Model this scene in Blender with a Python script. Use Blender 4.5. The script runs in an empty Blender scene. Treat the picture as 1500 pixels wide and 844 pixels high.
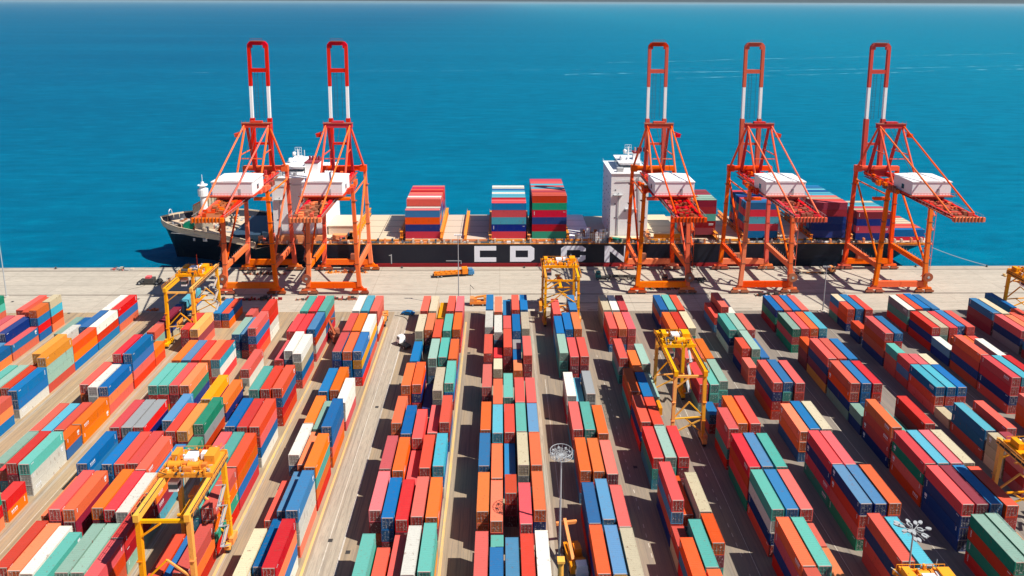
import bpy, bmesh, math, random
from mathutils import Vector, Matrix
R = math.radians
random.seed(7)
scn = bpy.context.scene
col = scn.collection
# ------------------------------------------------------------------ helpers
def tag(o, label=None, cat=None, group=None, kind=None):
    if label: o['label'] = label
    if cat: o['category'] = cat
    if group: o['group'] = group
    if kind: o['kind'] = kind
    return o
def empty(name, loc=(0, 0, 0), rz=0.0):
    o = bpy.data.objects.new(name, None); col.objects.link(o)
    o.location = loc; o.rotation_euler = (0, 0, rz); o.empty_display_size = 1
    return o
class MB:
    """collects shapes, builds ONE mesh object"""
    def __init__(s): s.v = []; s.f = []; s.m = []
    def add(s, vs, fs, mi=0):
        b = len(s.v); s.v += [tuple(v) for v in vs]
        for f in fs: s.f.append(tuple(b + i for i in f)); s.m.append(mi)
    def box(s, x0, x1, y0, y1, z0, z1, mi=0):
        s.add([(x0,y0,z0),(x1,y0,z0),(x1,y1,z0),(x0,y1,z0),(x0,y0,z1),(x1,y0,z1),(x1,y1,z1),(x0,y1,z1)],
              [(0,3,2,1),(4,5,6,7),(0,1,5,4),(1,2,6,5),(2,3,7,6),(3,0,4,7)], mi)
    def beam(s, a, b, w, h=None, mi=0, up=(0,0,1), w2=None):
        a = Vector(a); b = Vector(b); h = h or w; d = b - a
        if d.length < 1e-6: return
        d.normalize(); u = Vector(up)
        if abs(d.dot(u)) > .98: u = Vector((0,1,0))
        x = d.cross(u).normalized(); y = x.cross(d).normalized()
        w2 = w2 or w; r = h / w
        vs = []
        for p, ww in ((a, w), (b, w2)):
            for sx, sy in ((-1,-1),(1,-1),(1,1),(-1,1)):
                vs.append(p + x*sx*ww/2 + y*sy*ww*r/2)
        s.add(vs, [(0,1,2,3),(7,6,5,4),(0,4,5,1),(1,5,6,2),(2,6,7,3),(3,7,4,0)], mi)
    def tube(s, a, b, r, r2=None, n=10, mi=0, caps=True):
        a = Vector(a); b = Vector(b); r2 = r if r2 is None else r2
        d = (b-a).normalized(); u = Vector((0,0,1)) if abs(d.z) < .95 else Vector((1,0,0))
        x = d.cross(u).normalized(); y = d.cross(x).normalized(); vs = []
        for p, q in ((a, r), (b, r2)):
            for i in range(n):
                t = 2*math.pi*i/n; vs.append(p + x*math.cos(t)*q + y*math.sin(t)*q)
        fs = [(i, (i+1) % n, n+(i+1) % n, n+i) for i in range(n)]
        if caps: fs += [tuple(range(n-1,-1,-1)), tuple(range(n, 2*n))]
        s.add(vs, fs, mi)
    def path(s, pts, r, n=6, mi=0):
        for a, b in zip(pts, pts[1:]): s.tube(a, b, r, n=n, mi=mi)
    def prism(s, poly, z0, z1, mi=0):
        n = len(poly)
        s.add([(x,y,z0) for x,y in poly] + [(x,y,z1) for x,y in poly],
              [tuple(range(n-1,-1,-1)), tuple(range(n,2*n))] + [(i,(i+1)%n,n+(i+1)%n,n+i) for i in range(n)], mi)
    def yprism(s, poly, y0, y1, mi=0):   # poly in (x,z)
        n = len(poly)
        s.add([(x,y0,z) for x,z in poly] + [(x,y1,z) for x,z in poly],
              [tuple(range(n)), tuple(range(2*n-1,n-1,-1))] + [(i,n+i,n+(i+1)%n,(i+1)%n) for i in range(n)], mi)
    def ball(s, c, r, mi=0, nu=10, nv=6):
        vs = []; fs = []
        for j in range(nv+1):
            t = math.pi*j/nv
            for i in range(nu):
                p = 2*math.pi*i/nu
                vs.append((c[0]+r*math.sin(t)*math.cos(p), c[1]+r*math.sin(t)*math.sin(p), c[2]+r*math.cos(t)))
        for j in range(nv):
            for i in range(nu):
                fs.append((j*nu+i, (j+1)*nu+i, (j+1)*nu+(i+1)%nu, j*nu+(i+1)%nu))
        s.add(vs, fs, mi)
    def mesh(s, name, mats):
        me = bpy.data.meshes.new(name)
        me.from_pydata(s.v, [], s.f)
        for m in mats: me.materials.append(m)
        me.polygons.foreach_set('material_index', s.m)
        me.validate(); me.update()
        return me
    def build(s, name, mats, parent=None, fixn=True, **kw):
        if not isinstance(mats, (list, tuple)): mats = [mats]
        me = s.mesh(name, mats)
        if fixn:
            bm = bmesh.new(); bm.from_mesh(me); bmesh.ops.recalc_face_normals(bm, faces=bm.faces); bm.to_mesh(me); bm.free()
        o = bpy.data.objects.new(name, me); col.objects.link(o)
        if parent is not None: o.parent = parent
        tag(o, **kw)
        return o
def copy_tree(o, parent=None):
    c = o.copy(); col.objects.link(c); c.parent = parent
    for ch in list(o.children): copy_tree(ch, c)
    return c
# ------------------------------------------------------------------ materials
def newmat(name):
    m = bpy.data.materials.new(name); m.use_nodes = True
    nt = m.node_tree; bs = nt.nodes['Principled BSDF']
    return m, nt, bs
def N(nt, t, **kw):
    n = nt.nodes.new(t)
    for k, v in kw.items():
        if k in n.inputs: n.inputs[k].default_value = v
        else: setattr(n, k, v)
    return n
def mixc(nt, fac, a, b, blend='MIX'):
    n = nt.nodes.new('ShaderNodeMix'); n.data_type = 'RGBA'; n.blend_type = blend
    for sock, v in ((n.inputs[0], fac), (n.inputs[6], a), (n.inputs[7], b)):
        if hasattr(v, 'links') or hasattr(v, 'is_linked'): nt.links.new(v, sock)
        elif isinstance(v, (int, float)): sock.default_value = v
        else: sock.default_value = (*v, 1)
    return n.outputs[2]
def ramp(nt, src, stops, interp='LINEAR'):
    r = nt.nodes.new('ShaderNodeValToRGB'); r.color_ramp.interpolation = interp
    e = r.color_ramp.elements
    while len(e) < len(stops): e.new(.5)
    for i, (p, c) in enumerate(stops):
        e[i].position = p; e[i].color = (c, c, c, 1) if isinstance(c, (int, float)) else (*c, 1)
    nt.links.new(src, r.inputs[0]); return r.outputs[0]
def mth(nt, op, a, b=None, c=None):
    n = nt.nodes.new('ShaderNodeMath'); n.operation = op
    for i, v in enumerate((a, b, c)):
        if v is None: continue
        if isinstance(v, (int, float)): n.inputs[i].default_value = v
        else: nt.links.new(v, n.inputs[i])
    return n.outputs[0]
def wpos(nt, scale=(1,1,1)):
    g = nt.nodes.new('ShaderNodeNewGeometry'); mp = nt.nodes.new('ShaderNodeMapping')
    nt.links.new(g.outputs['Position'], mp.inputs[0]); mp.inputs['Scale'].default_value = scale
    return mp.outputs[0], g
def noise(nt, vec, sc, det=4, rough=.55):
    n = N(nt, 'ShaderNodeTexNoise', Scale=sc, Detail=det, Roughness=rough)
    nt.links.new(vec, n.inputs['Vector']); return n.outputs[0]
def paint(name, c, rust=.25, rough=.5, spec=.35, drift=.16, rustc=(.16,.06,.03), sc=.6, fade_sky=0.0, vary=.25, metal=0.0):
    """painted steel: tone drift, streaky dirt and rust patches in world space"""
    m, nt, bs = newmat(name)
    v, g = wpos(nt); v2, _ = wpos(nt, (1,1,.25))
    oi = nt.nodes.new('ShaderNodeObjectInfo'); at = nt.nodes.new('ShaderNodeAttribute'); at.attribute_name = 'tint'
    rnd = mth(nt, 'FRACT', mth(nt, 'ADD', oi.outputs['Random'], at.outputs['Fac']))
    hs = nt.nodes.new('ShaderNodeHueSaturation'); hs.inputs['Color'].default_value = (*c, 1)
    nt.links.new(mth(nt, 'MULTIPLY_ADD', rnd, .022, .489), hs.inputs['Hue'])
    r2 = mth(nt, 'FRACT', mth(nt, 'MULTIPLY', rnd, 17.3))
    nt.links.new(mth(nt, 'MULTIPLY_ADD', r2, vary*1.6, 1-vary*.8), hs.inputs['Value'])
    r3 = mth(nt, 'FRACT', mth(nt, 'MULTIPLY', rnd, 41.7))
    nt.links.new(mth(nt, 'MULTIPLY_ADD', r3, .2, .88), hs.inputs['Saturation'])
    base = hs.outputs[0]
    n1 = noise(nt, v, sc, 6, .65)
    base = mixc(nt, ramp(nt, n1, [(.40, 0), (.78, drift)]), base, tuple(min(1, .95*x+.03) for x in c))
    n2 = noise(nt, v2, 1.7, 5, .7)
    base = mixc(nt, mth(nt, 'MULTIPLY', ramp(nt, n2, [(.60, 0), (.68, 1)]), rust), base, rustc)
    n4 = noise(nt, v, 2.6, 6, .8)
    base = mixc(nt, mth(nt, 'MULTIPLY', ramp(nt, n4, [(.56, 0), (.66, 1)]), mth(nt, 'MULTIPLY', r2, rust*.9)), base, tuple(.85*x+.05 for x in c))
    n3 = noise(nt, v, 5.0, 2, .5)
    base = mixc(nt, ramp(nt, n3, [(.3, .12), (.5, 0)]), base, (.05,.04,.04))
    if fade_sky:  # upward faces paler: faded paint plus sky light put into the colour
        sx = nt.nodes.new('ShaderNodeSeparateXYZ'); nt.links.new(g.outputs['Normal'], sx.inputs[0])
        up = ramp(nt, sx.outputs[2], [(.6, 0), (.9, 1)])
        f = mth(nt, 'MULTIPLY', up, mth(nt, 'MULTIPLY_ADD', r2, fade_sky*1.2, fade_sky*.5))
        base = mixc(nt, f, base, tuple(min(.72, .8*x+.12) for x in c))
    nt.links.new(base, bs.inputs['Base Color'])
    bs.inputs['Roughness'].default_value = rough; bs.inputs['Metallic'].default_value = metal
    bs.inputs['Specular IOR Level'].default_value = spec
    return m
CC = dict(R=(.60,.036,.018), O=(.72,.115,.007), P=(.60,.080,.066), M=(.26,.020,.036), B=(.000,.120,.315), N=(.002,.022,.15),
          T=(.06,.34,.27), C=(.05,.33,.42), W=(.60,.57,.49), S=(.52,.43,.28), G=(.006,.22,.12), Y=(.72,.28,.015),
          L=(.06,.20,.36), A=(.22,.36,.28), K=(.20,.21,.21), Z=(.48,.016,.045))
FADE_SKY = dict(R=.22,O=.14,P=.12,M=.10,B=.05,N=.18,T=.30,C=.22,W=.05,S=.08,G=.2,Y=.04,L=.25,A=.3,K=.4,Z=.06)
CNAME = dict(R='red',O='orange',P='pinkish red',M='dark maroon',B='blue',N='navy blue',T='teal',C='cyan',W='white',S='beige',
             G='green',Y='yellow',L='pale blue',A='sage green',K='grey',Z='crimson')
CM = {k: paint('container_'+CNAME[k].replace(' ','_'), c, rust=.95 if k in 'TACLWKSG' else .55, drift=.45 if k in 'TACLWKSG' else .18, rough=.55, spec=.1, fade_sky=FADE_SKY[k], vary=.34) for k, c in CC.items()}
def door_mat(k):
    c = tuple(x*.5 for x in CC[k]); m, nt, bs = newmat('door_'+CNAME[k].replace(' ','_'))  # container colour halved: shade of the door ends put into the paint
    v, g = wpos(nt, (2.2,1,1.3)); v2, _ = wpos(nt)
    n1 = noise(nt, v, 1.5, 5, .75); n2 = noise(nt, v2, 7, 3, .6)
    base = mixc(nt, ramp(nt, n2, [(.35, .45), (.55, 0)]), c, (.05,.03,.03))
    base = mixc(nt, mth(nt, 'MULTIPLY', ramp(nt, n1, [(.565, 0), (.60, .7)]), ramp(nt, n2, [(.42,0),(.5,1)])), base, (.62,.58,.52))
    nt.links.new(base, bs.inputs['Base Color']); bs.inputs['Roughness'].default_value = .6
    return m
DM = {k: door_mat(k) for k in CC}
EDGE = paint('pale_rail', (.50,.36,.30), rust=.3)  # paler rail along the near roof end
MK = paint('marking_white', (.72,.73,.74), rust=.1, vary=.1)
BARM = paint('door_bar_steel', (.35,.33,.30), rust=.5)
CRO = paint('crane_orange', (.90,.115,.0), rust=.3, spec=.04, drift=.03, sc=.25, vary=.1)
CRR = paint('crane_red', (.62,.024,.004), rust=.25, spec=.04, drift=.03, sc=.25, vary=.08)
CRD = paint('crane_rusty', (.34,.085,.03), rust=.8, sc=.6, vary=.2)
CWH = paint('crane_white', (.84,.83,.80), rust=.12, sc=.3, vary=.05)
YEL = paint('yard_crane_yellow', (.86,.36,.003), rust=.4, spec=.15, drift=.05, sc=.4, vary=.12)
YEO = paint('machine_orange_yellow', (.78,.25,.015), rust=.4, vary=.1)
DRK = paint('dark_machinery', (.05,.045,.04), rust=.5, rough=.7)
GRY = paint('galvanised_grey', (.38,.39,.39), rust=.15, vary=.1)
WHT = paint('ship_white', (.84,.84,.82), rust=.14, sc=.15, vary=.05)
CRM = paint('deck_cream', (.62,.49,.34), rust=.25, sc=.2, vary=.08)
NAV = paint('hull_navy', (.0035,.0045,.014), rust=.16, sc=.1, vary=.05, rustc=(.09,.04,.035))
BOOT = paint('hull_boot_red', (.36,.025,.03), rust=.25, sc=.3, vary=.05)
DKB = paint('ship_dark_blue', (.02,.05,.09), rust=.3, vary=.2)
RUB, nt_, bs_ = newmat('tyre_rubber'); bs_.inputs['Base Color'].default_value = (.02,.02,.022,1); bs_.inputs['Roughness'].default_value = .85
GLS, nt_, bs_ = newmat('window_glass'); bs_.inputs['Base Color'].default_value = (.02,.035,.05,1); bs_.inputs['Roughness'].default_value = .12
HATCH = CRM
# ground --------------------------------------------------------------------
def ground_mat(name, c1, c2, stain, streak=(1,1,1), sc=.12, joints=None):
    m, nt, bs = newmat(name)
    v, g = wpos(nt, streak); v0, _ = wpos(nt)
    a = noise(nt, v, sc, 8, .62); b = noise(nt, v0, .9, 6, .7); c = noise(nt, v, sc*6, 5, .7)
    base = mixc(nt, ramp(nt, a, [(.32, 0), (.68, 1)]), c1, c2)
    base = mixc(nt, ramp(nt, c, [(.46, 0), (.66, .7)]), base, stain)
    base = mixc(nt, ramp(nt, b, [(.60, 0), (.72, .35)]), base, tuple(x*.45 for x in stain))
    if name.startswith('yard'):   # darker, greyer asphalt on the east side
        sp = nt.nodes.new('ShaderNodeSeparateXYZ'); nt.links.new(v0, sp.inputs[0])
        fx = ramp(nt, mth(nt, 'MULTIPLY_ADD', sp.outputs[0], 1/260.0, .45), [(.1, 0), (.75, 1)])
        base = mixc(nt, mth(nt, 'MULTIPLY', fx, .75), base, mixc(nt, ramp(nt, a, [(.3,0),(.7,1)]), (.185,.170,.155), (.125,.120,.120)))
    if joints:
        br = N(nt, 'ShaderNodeTexBrick', Scale=1.0); br.inputs['Mortar Size'].default_value = .09
        br.inputs['Brick Width'].default_value = joints[0]; br.inputs['Row Height'].default_value = joints[1]
        br.offset = .0
        br.inputs['Color1'].default_value = (1,1,1,1); br.inputs['Color2'].default_value = (.93,.93,.93,1); br.inputs['Mortar'].default_value = (.70,.68,.66,1)
        nt.links.new(v0, br.inputs['Vector'])
        base = mixc(nt, 1.0, base, br.outputs[0], 'MULTIPLY')
    tv, _ = wpos(nt, (2.2,.02,1) if streak[1] < streak[0] else (.02,2.2,1) if streak[0] < 1 else (1,1,1))
    tn = noise(nt, tv, 1.0, 4, .6)
    base = mixc(nt, mth(nt, 'MULTIPLY', ramp(nt, tn, [(.52, 0), (.62, .28 if joints else .5)]), ramp(nt, a, [(.3, .2), (.6, 1)])), base, tuple(x*.6 for x in stain))
    nt.links.new(base, bs.inputs['Base Color'])
    bs.inputs['Roughness'].default_value = .9
    bp = N(nt, 'ShaderNodeBump', Strength=.25, Distance=.05); nt.links.new(b, bp.inputs['Height']); nt.links.new(bp.outputs[0], bs.inputs['Normal'])
    return m
YARD = ground_mat('yard_asphalt_concrete', (.43,.295,.150), (.34,.255,.165), (.20,.16,.115), (1.6,.05,1), .5)
APRON = ground_mat('apron_concrete', (.51,.445,.35), (.44,.385,.305), (.28,.24,.19), (.09,1,1), .45, joints=(24, 9))
OIL, nt_, bs_ = newmat('cast_iron'); bs_.inputs['Base Color'].default_value = (.035,.032,.03,1); bs_.inputs['Roughness'].default_value = .7
ROADM = ground_mat('road_concrete', (.42,.35,.26), (.35,.30,.23), (.22,.18,.14), (1,.05,1), .9)
LINEW = ground_mat('line_white', (.62,.58,.50), (.48,.42,.33), (.40,.34,.26), (1,1,1), 1.5)
LINEY = ground_mat('line_yellow', (.72,.42,.09), (.55,.40,.20), (.42,.33,.20), (1,.4,1), 1.2)
KERBM = ground_mat('kerb_concrete', (.58,.53,.45), (.48,.43,.36), (.3,.25,.2), (1,.3,1), .8)
RAILM = paint('rail_steel', (.12,.08,.06), rust=.6)
SLABM = ground_mat('quay_wall', (.33,.31,.28), (.26,.25,.23), (.12,.12,.11), (1,1,3), .3)
def water_mat():
    m, nt, bs = newmat('sea_water')
    v, g = wpos(nt, (.30,1,1)); v0, _ = wpos(nt)
    big, _ = wpos(nt, (.15,1,1))
    n_ = noise(nt, v, .16, 9, .66); n2 = noise(nt, v0, .9, 4, .6); n3 = noise(nt, big, .004, 4, .6)
    sx = nt.nodes.new('ShaderNodeSeparateXYZ'); nt.links.new(v0, sx.inputs[0])
    # lighter, greener water towards the east side of the harbour
    fx = mth(nt, 'MULTIPLY_ADD', sx.outputs[0], 1/1500.0, .42)
    fx2 = ramp(nt, fx, [(.0, 0), (1.0, 1)])
    base = mixc(nt, fx2, (.000,.092,.182), (.000,.162,.250))
    base = mixc(nt, ramp(nt, n3, [(.4, 0), (.65, .25)]), base, (.0,.17,.29))
    base = mixc(nt, ramp(nt, n_, [(.47, .0), (.66, .42)]), base, (.0,.06,.12))  # dark and light ripple shading painted into the water colour
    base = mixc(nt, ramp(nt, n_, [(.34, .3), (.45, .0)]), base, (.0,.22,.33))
    # wake streaks of boats that have passed
    y = sx.outputs[1]; x = sx.outputs[0]; w = noise(nt, v0, .006, 5, .6); wf = noise(nt, v0, .035, 5, .75)
    tot = None
    for (y0, slope, xa, xb, th) in ((1270, .30, 200, 2600, 14), (1085, .22, 100, 2200, 12), (985, .27, 260, 1500, 9), (1180, .12, -900, 500, 3)):
        yy = mth(nt, 'ADD', y, mth(nt, 'MULTIPLY', x, -slope))
        yy = mth(nt, 'ADD', yy, mth(nt, 'MULTIPLY', w, 60))
        d = mth(nt, 'ABSOLUTE', mth(nt, 'SUBTRACT', yy, y0+30))
        k = ramp(nt, mth(nt, 'DIVIDE', d, th), [(.0, 1), (1.0, 0)])
        k = mth(nt, 'MULTIPLY', k, mth(nt, 'GREATER_THAN', x, xa)); k = mth(nt, 'MULTIPLY', k, mth(nt, 'LESS_THAN', x, xb))
        tot = k if tot is None else mth(nt, 'MAXIMUM', tot, k)
    tot = mth(nt, 'MULTIPLY', tot, ramp(nt, wf, [(.46, 0), (.72, .6)]))
    base = mixc(nt, tot, base, (.22,.50,.56))
    nt.links.new(base, bs.inputs['Base Color'])
    bs.inputs['Roughness'].default_value = .45; bs.inputs['IOR'].default_value = 1.1
    bs.inputs['Specular IOR Level'].default_value = .08
    h = mth(nt, 'ADD', n_, mth(nt, 'MULTIPLY', n2, .35))
    bp = N(nt, 'ShaderNodeBump', Strength=.9, Distance=1.1); nt.links.new(h, bp.inputs['Height']); nt.links.new(bp.outputs[0], bs.inputs['Normal'])
    return m
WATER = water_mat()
DATA = """
A2 221:BTR
A3 221:GTR
B1 221.1:RR. 205:P..
B2 219.4:RM. 205.1:P..
B3 203.9:NNB 191.4:LO 178.5:RO
B4 221.5:SCROs 214.8:OBRBs 202:(PB)O 189.2:BO 176.4:OB
C0 209.3:A. 172.8:R.
C1 209.1:BB 196.2:R. 172.8:T..
C2 198:WR. 185.6:R. 172.8:A.. 157:B.
C3 221.1:W.. 208.6:B.. 186.3:YO.. 172.8:RR. 157:RO. 144:T..
C4 221.3:RBO 208.6:WRB 196.1:ROB 183.7:YAAR 171.3:BBW 157:ROB 144:BRW
D0 157.8:R. 145.8:A.
D1 233.5:CB 219.5:BB 206.6:BB 193.8:CW 174.4:ROR 157.7:(CB)T 143:R.
D2 211.2:MN. 204.8:RA.s 185.8:R... 173:WW. 158.2:R. 141.5:RMM 119.8:P... 107:R..
D3 198.3:ORs 185.8:BBRR 173:BOR 160.4:OO 154:OBs 141.3:TWW 133.2:ROs 119.8:RGRO 107:OBRO
X0 206.5:RM.
X1 224:B. 206.5:YM.
X2 224:(RB)O
E0 187.4:O.. 173.7:TR. 154.9:RM. 141.3:BB. 128.6:OB 115:R.
E1 187.4:L.. 173.7:TR. 154.9:KK. 127:PMT 114.3:OM
E2 187.4:RM. 173.7:RM. 154.9:(KR)NR 141:BBN 126.8:OMM 113.5:WM
E3 222.7:R.s 187.5:O.. 173.7:OGN 141:RM. 111.8:TT
E4 203.2:(AB)N. 187.4:(RC)WR 157.6:LK. 141.2:RRN 127.3:OM.
E5 222.7:O.s 203.3:(LB)N. 153.1:RMR 139.2:RRN 126.7:RM. 110.8:AT.
E6 214.3:RRWW9 201.8:RBRR 167:YM. 153:YM. 140:B. 126:WA. 110.8:AT.
E7 186.7:RW 169.2:ON 155.9:GKR 149:GRs 131.6:OM. 119.1:RMA 106.5:RRR
F0 213.8:T... 199.7:R... 187.2:R.. 166.8:TT.. 150.9:BN.. 136.6:R... 111:RM
F1 213.8:R... 199.8:R... 187.4:WL.. 166.9:RM.. 150.6:RM.. 136.6:TW.. 123.9:T... 110.9:B. 97:O..
F2 213.8:TRBR 200.9:(LB)RWR 185.6:WSBR 167.3:RBR. 150.6:RRBW 136.2:ROBR 123.6:ROGR 110.5:ROR 97:RYB
G0 214:W... 200:P... 186.7:(PB)N.. 170.4:BB. 156.3:OM. 143.9:WL. 126.7:RR 109.1:S..
G1 213.9:C... 200:O... 186.7:OBB. 171:OM. 153.8:AK. 140.5:OR. 126:LL. 111.7:BB. 97:RM.
G2 213.7:RRWR 199.4:WYBR 186.8:BYBR 165.1:WWR 150.5:BBR. 135.9:OTOR 122.8:BWWO 108.4:ROBW 94:OWB
H0 219.6:RR. 204.9:SAR 191.2:B. 173.1:OR. 156:OO. 138.9:PR. 126:PMO 107.5:T..
H1 219.6:SY. 205.8:OML 173.6:ONR 151.6:B.. 138.2:OM. 123.8:BBM 107:R.
H2 220:YY 201:R.. 187.7:AKL 171:N 149.8:RM. 137:RR 123.2:RM. 110.3:RR
H3 219.6:RR. 205.1:TB. 188.4:TG. 170.6:SKR 156:RR 139.1:RM. 124.1:RM. 109.6:WR. 96:L..
H4 219.5:PR. 206.1:OM. 187.6:OM. 174.2:TBM 156.2:RM. 139.7:CBW 123.9:OM. 110.3:TT. 97:OR.
I0 220.6:B.. 207.5:WL. 190.6:RM. 172.2:PM. 153:OM. 139.7:BM. 125.4:OOB 107.9:R..
I1 218.9:OM. 204.1:WL. 193.2:R.s 186.5:SMs 164.3:OM. 151.8:CT. 135.5:OMT 122.7:OMT 116.2:T.s 103.8:B..
I2 222:BC 206.8:P..9 194.3:RMM 167.1:TC. 152:RMM 139.4:B. 130.8:RMMs 106.2:L..
I3 220.3:RM. 204.8:BN. 198.4:K.s 192:B.s 185.7:OMs 164.9:RM. 152.4:TS. 139.9:SKT 121.9:PMT 107.2:R..
I4 220.3:B.. 206.4:SL. 189.3:RMM 164.8:RM. 152.3:LM. 139.8:OM. 125.7:ONR 108:W..
J0 217:RM. 203.3:BW. 190.6:ATT 167.6:WK. 152.9:RM. 137.7:OML 121.9:BNR 109.4:ONR 96.8:RN.
J1 205.8:BN. 188.2:RMR 174:C 152.9:TT. 137.4:OR. 123:LT. 109.3:LY. 96.8:YB.
J2 220:B.. 206.1:OM. 188.4:RMB 173.1:KK 151.3:OR. 136.6:(PM)MM 121:R.. 108.6:SR. 96.2:OR.
K0 219.9:SKK 206.2:RRB 187.4:RKT 169.7:ORT 155.9:RNR 142:RTC 124.8:RLRN 118.3:P.s 105.9:OBR
K1 219.9:W.. 206:OMB 180:OS. 167.4:BB. 154.8:RM. 142.2:ATR 127.4:O. 110.7:TT. 98.2:OB.
K2 219.9:RM. 206:PR. 184:AC. 171.6:AK 142.2:RMM 124.9:SK. 116.5:OMT8
L0 220:BRN 205.9:OMT 187.1:RMM 172.9:RMA 163:B.s 148.8:RRTR9 134.9:RRRG 122:TWNR 107.8:ORNR 95.3:RBNT
L1 220.1:TM. 206.1:RM. 187.2:P.. 172.8:TTM 150.9:OM.. 135.1:LB.. 122.1:BB.. 107.8:TB..
L2 219.9:RM. 206.4:STT 187.2:OM. 174.5:AT. 150.8:RM.. 134.9:T... 122:RM.. 115.5:RM.s 103:O..
M0 219.5:RL 204.9:TNW 193.0:RRN7 186.6:RRs 169:RNRR 151.5:OOB 135.9:RNRG 123.4:(LN)RRG 108.7:RNRR
M1 222:RM. 205.2:A.. 192.5:ATB 169.1:BT.. 152.7:B.. 135.7:RM.. 123.3:(LN)R.. 107.6:C...
M2 223:W. 205:RM. 192.5:BN 168.7:RR.. 152.6:S.. 123.4:OM..
N0 219.3:(BN)GM 205.4:(AG)RG 194.3:OMMs 181.7:PNMY 168.5:RRNA 162:ANs 149:ORRN 135.7:PGRR 123:RNNN 108.2:(AG)RGR
N1 219.3:RM. 205.7:RR. 181.7:RM.. 168.4:BBB. 149:TN. 135.8:CC.. 123:MM.. 108.4:(AG)...
N2 219.4:B.. 205.8:OR. 181.6:BB.. 168.3:RRN. 149.5:BN 135.8:PM.. 123.1:BB..
N3 219.4:P.. 205.8:CB. 150.3:RM.. 135.9:S... 122.6:RR..
O0 226.4:(SB)RTs 220:RRNs 211:RNs 196.8:RRRN 189.9:TRRs 183.6:PLRs 171:(CB)RR 164.4:Ss 151.6:(CB)BR 144.8:SSSs 138.2:PMMs
O1 220:BB. 196.8:BR.. 183.4:P..s 170.9:(CB)RB 152:R. 138.9:MN.
O2 219.5:RM. 183.3:S..s 170.9:BR. 152.4:PM.
P0 219.2:(WK)TR 205.9:RNR 196.4:(WL)N9 183.6:RRNR 171:RRNR 155.8:RR.
P1 220:RM. 206.1:SA. 171.1:C...
P2 220.7:BB. 206:RR. 199:OOs 171.1:R...
P3 219.9:B.. 207:BB. 200:O.s 186.5:(WK)..
P4 206.5:PM. 199.8:R.s
Q0 216.6:BMM 203.5:PNK 190:RBM 177:BRN
Q1 216.2:S.. 203:O.. 190:T.. 177:S..
Q2 205:RB. 192:O..
Q3 221:BB. 208:R..
"""
# ------------------------------------------------------------------ setting
QY = 279.3
def sheet(name, x0, x1, y0, y1, z, mat, kind='structure', **kw):
    b = MB(); b.add([(x0,y0,z),(x1,y0,z),(x1,y1,z),(x0,y1,z)], [(0,1,2,3)])
    return b.build(name, mat, kind=kind, fixn=False, **kw)
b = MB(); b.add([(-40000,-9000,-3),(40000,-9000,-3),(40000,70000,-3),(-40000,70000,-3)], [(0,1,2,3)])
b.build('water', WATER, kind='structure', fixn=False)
g = MB()
g.add([(-3000,-3000,0),(3000,-3000,0),(3000,236.5,0),(-3000,236.5,0)], [(0,1,2,3)], 0)
g.add([(-3000,236.5,0),(3000,236.5,0),(3000,QY,0),(-3000,QY,0)], [(0,1,2,3)], 1)
g.add([(-3000,QY,0),(3000,QY,0),(3000,QY,-8),(-3000,QY,-8)], [(0,1,2,3)], 2)
g.build('ground', [YARD, APRON, SLABM], kind='structure')
sheet('road', -36.9, -31.6, -200, 236.5, .004, ROADM)
for x, w, m, y1 in ((-34.45,.16,LINEW,232), (-37.7,.55,LINEY,224), (13.1,.14,LINEW,190), (49.6,.14,LINEW,205), 
                    (-98.2,.14,LINEW,228), (-119,.14,LINEW,228), (-141,.14,LINEW,228), (67.3,.12,LINEW,225), (87.0,.12,LINEW,225), (110.6,.12,LINEW,225), (131.2,.12,LINEW,225)):
    if w > .05: sheet('lane_marking', x-w/2, x+w/2, -200, y1, .009, m)
# runway strips and kerbs beside each block
def strip(name, x0, x1, z, m, y1=232): return sheet(name, x0, x1, -200, y1, z, m)
for x in (-123.3,-100.9,-69.5,-53.9,10.6,-145.1): strip('gantry_runway', x-.4, x+.4, .005, ROADM)
for x in (-11.5, -54.2): sheet('lane_marking', x-.28, x+.28, -200, 228, .009, LINEY)
dm = MB()
for x, y0 in ((29.9, 60), (47.6, 60)):
    y = y0
    while y < 205:
        if (int(y*7) % 5): dm.add([(x,y,.009),(x+.16,y,.009),(x+.16,y+1.1,.009),(x,y+1.1,.009)], [(0,1,2,3)])
        y += 2.7
dm.build('lane_marking', LINEW, kind='structure', fixn=False)
k = MB(); k.box(-31.55,-31.2,-200,228,0,.12); k.build('kerb', KERBM, kind='structure')
# curved end of the kerb line near the quay
k = MB(); pts = [(-31.4,228.1)]
for i in range(11):
    t = R(9*i); pts.append((-36.4+5*math.cos(t), 228.1+5*math.sin(t)))
for (xa,ya),(xb,yb) in zip(pts, pts[1:]): k.beam((xa,ya,.06),(xb,yb,.06),.22,.12)
k.build('kerb', DRK, kind='structure')
r = MB()
for y in (251.2, 252.0, 275.6, 276.4):
    r.box(-900, 900, y-.12, y+.12, .002, .03)
r.build('crane_rail', RAILM, kind='structure')
r = MB()
for (x0, x1, y) in ((-24,-18.8,238.6),(31,34.5,237.4),(80,90,237.9),(128,133,238),(-8,60,243.6),(-48,-30,237.6)): r.box(x0,x1,y-.15,y+.15,.002,.02)
r.build('drain_channel', DRK, kind='structure')
for (x, y) in ((-34.2,127.4),(-30.0,124.2),(-33.0,176),(-60.9,0),(-26.6,96),(-118,190),(-112,168),(-150,236),(-132,248),(-176,246),(12.4,170),(-9.6,206),(31.8,150),(49,205)):
    if y: d_ = MB(); d_.box(x-.45, x+.45, y-.45, y+.45, .004, .03); d_.build('drain_cover', OIL, kind='structure')
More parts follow.
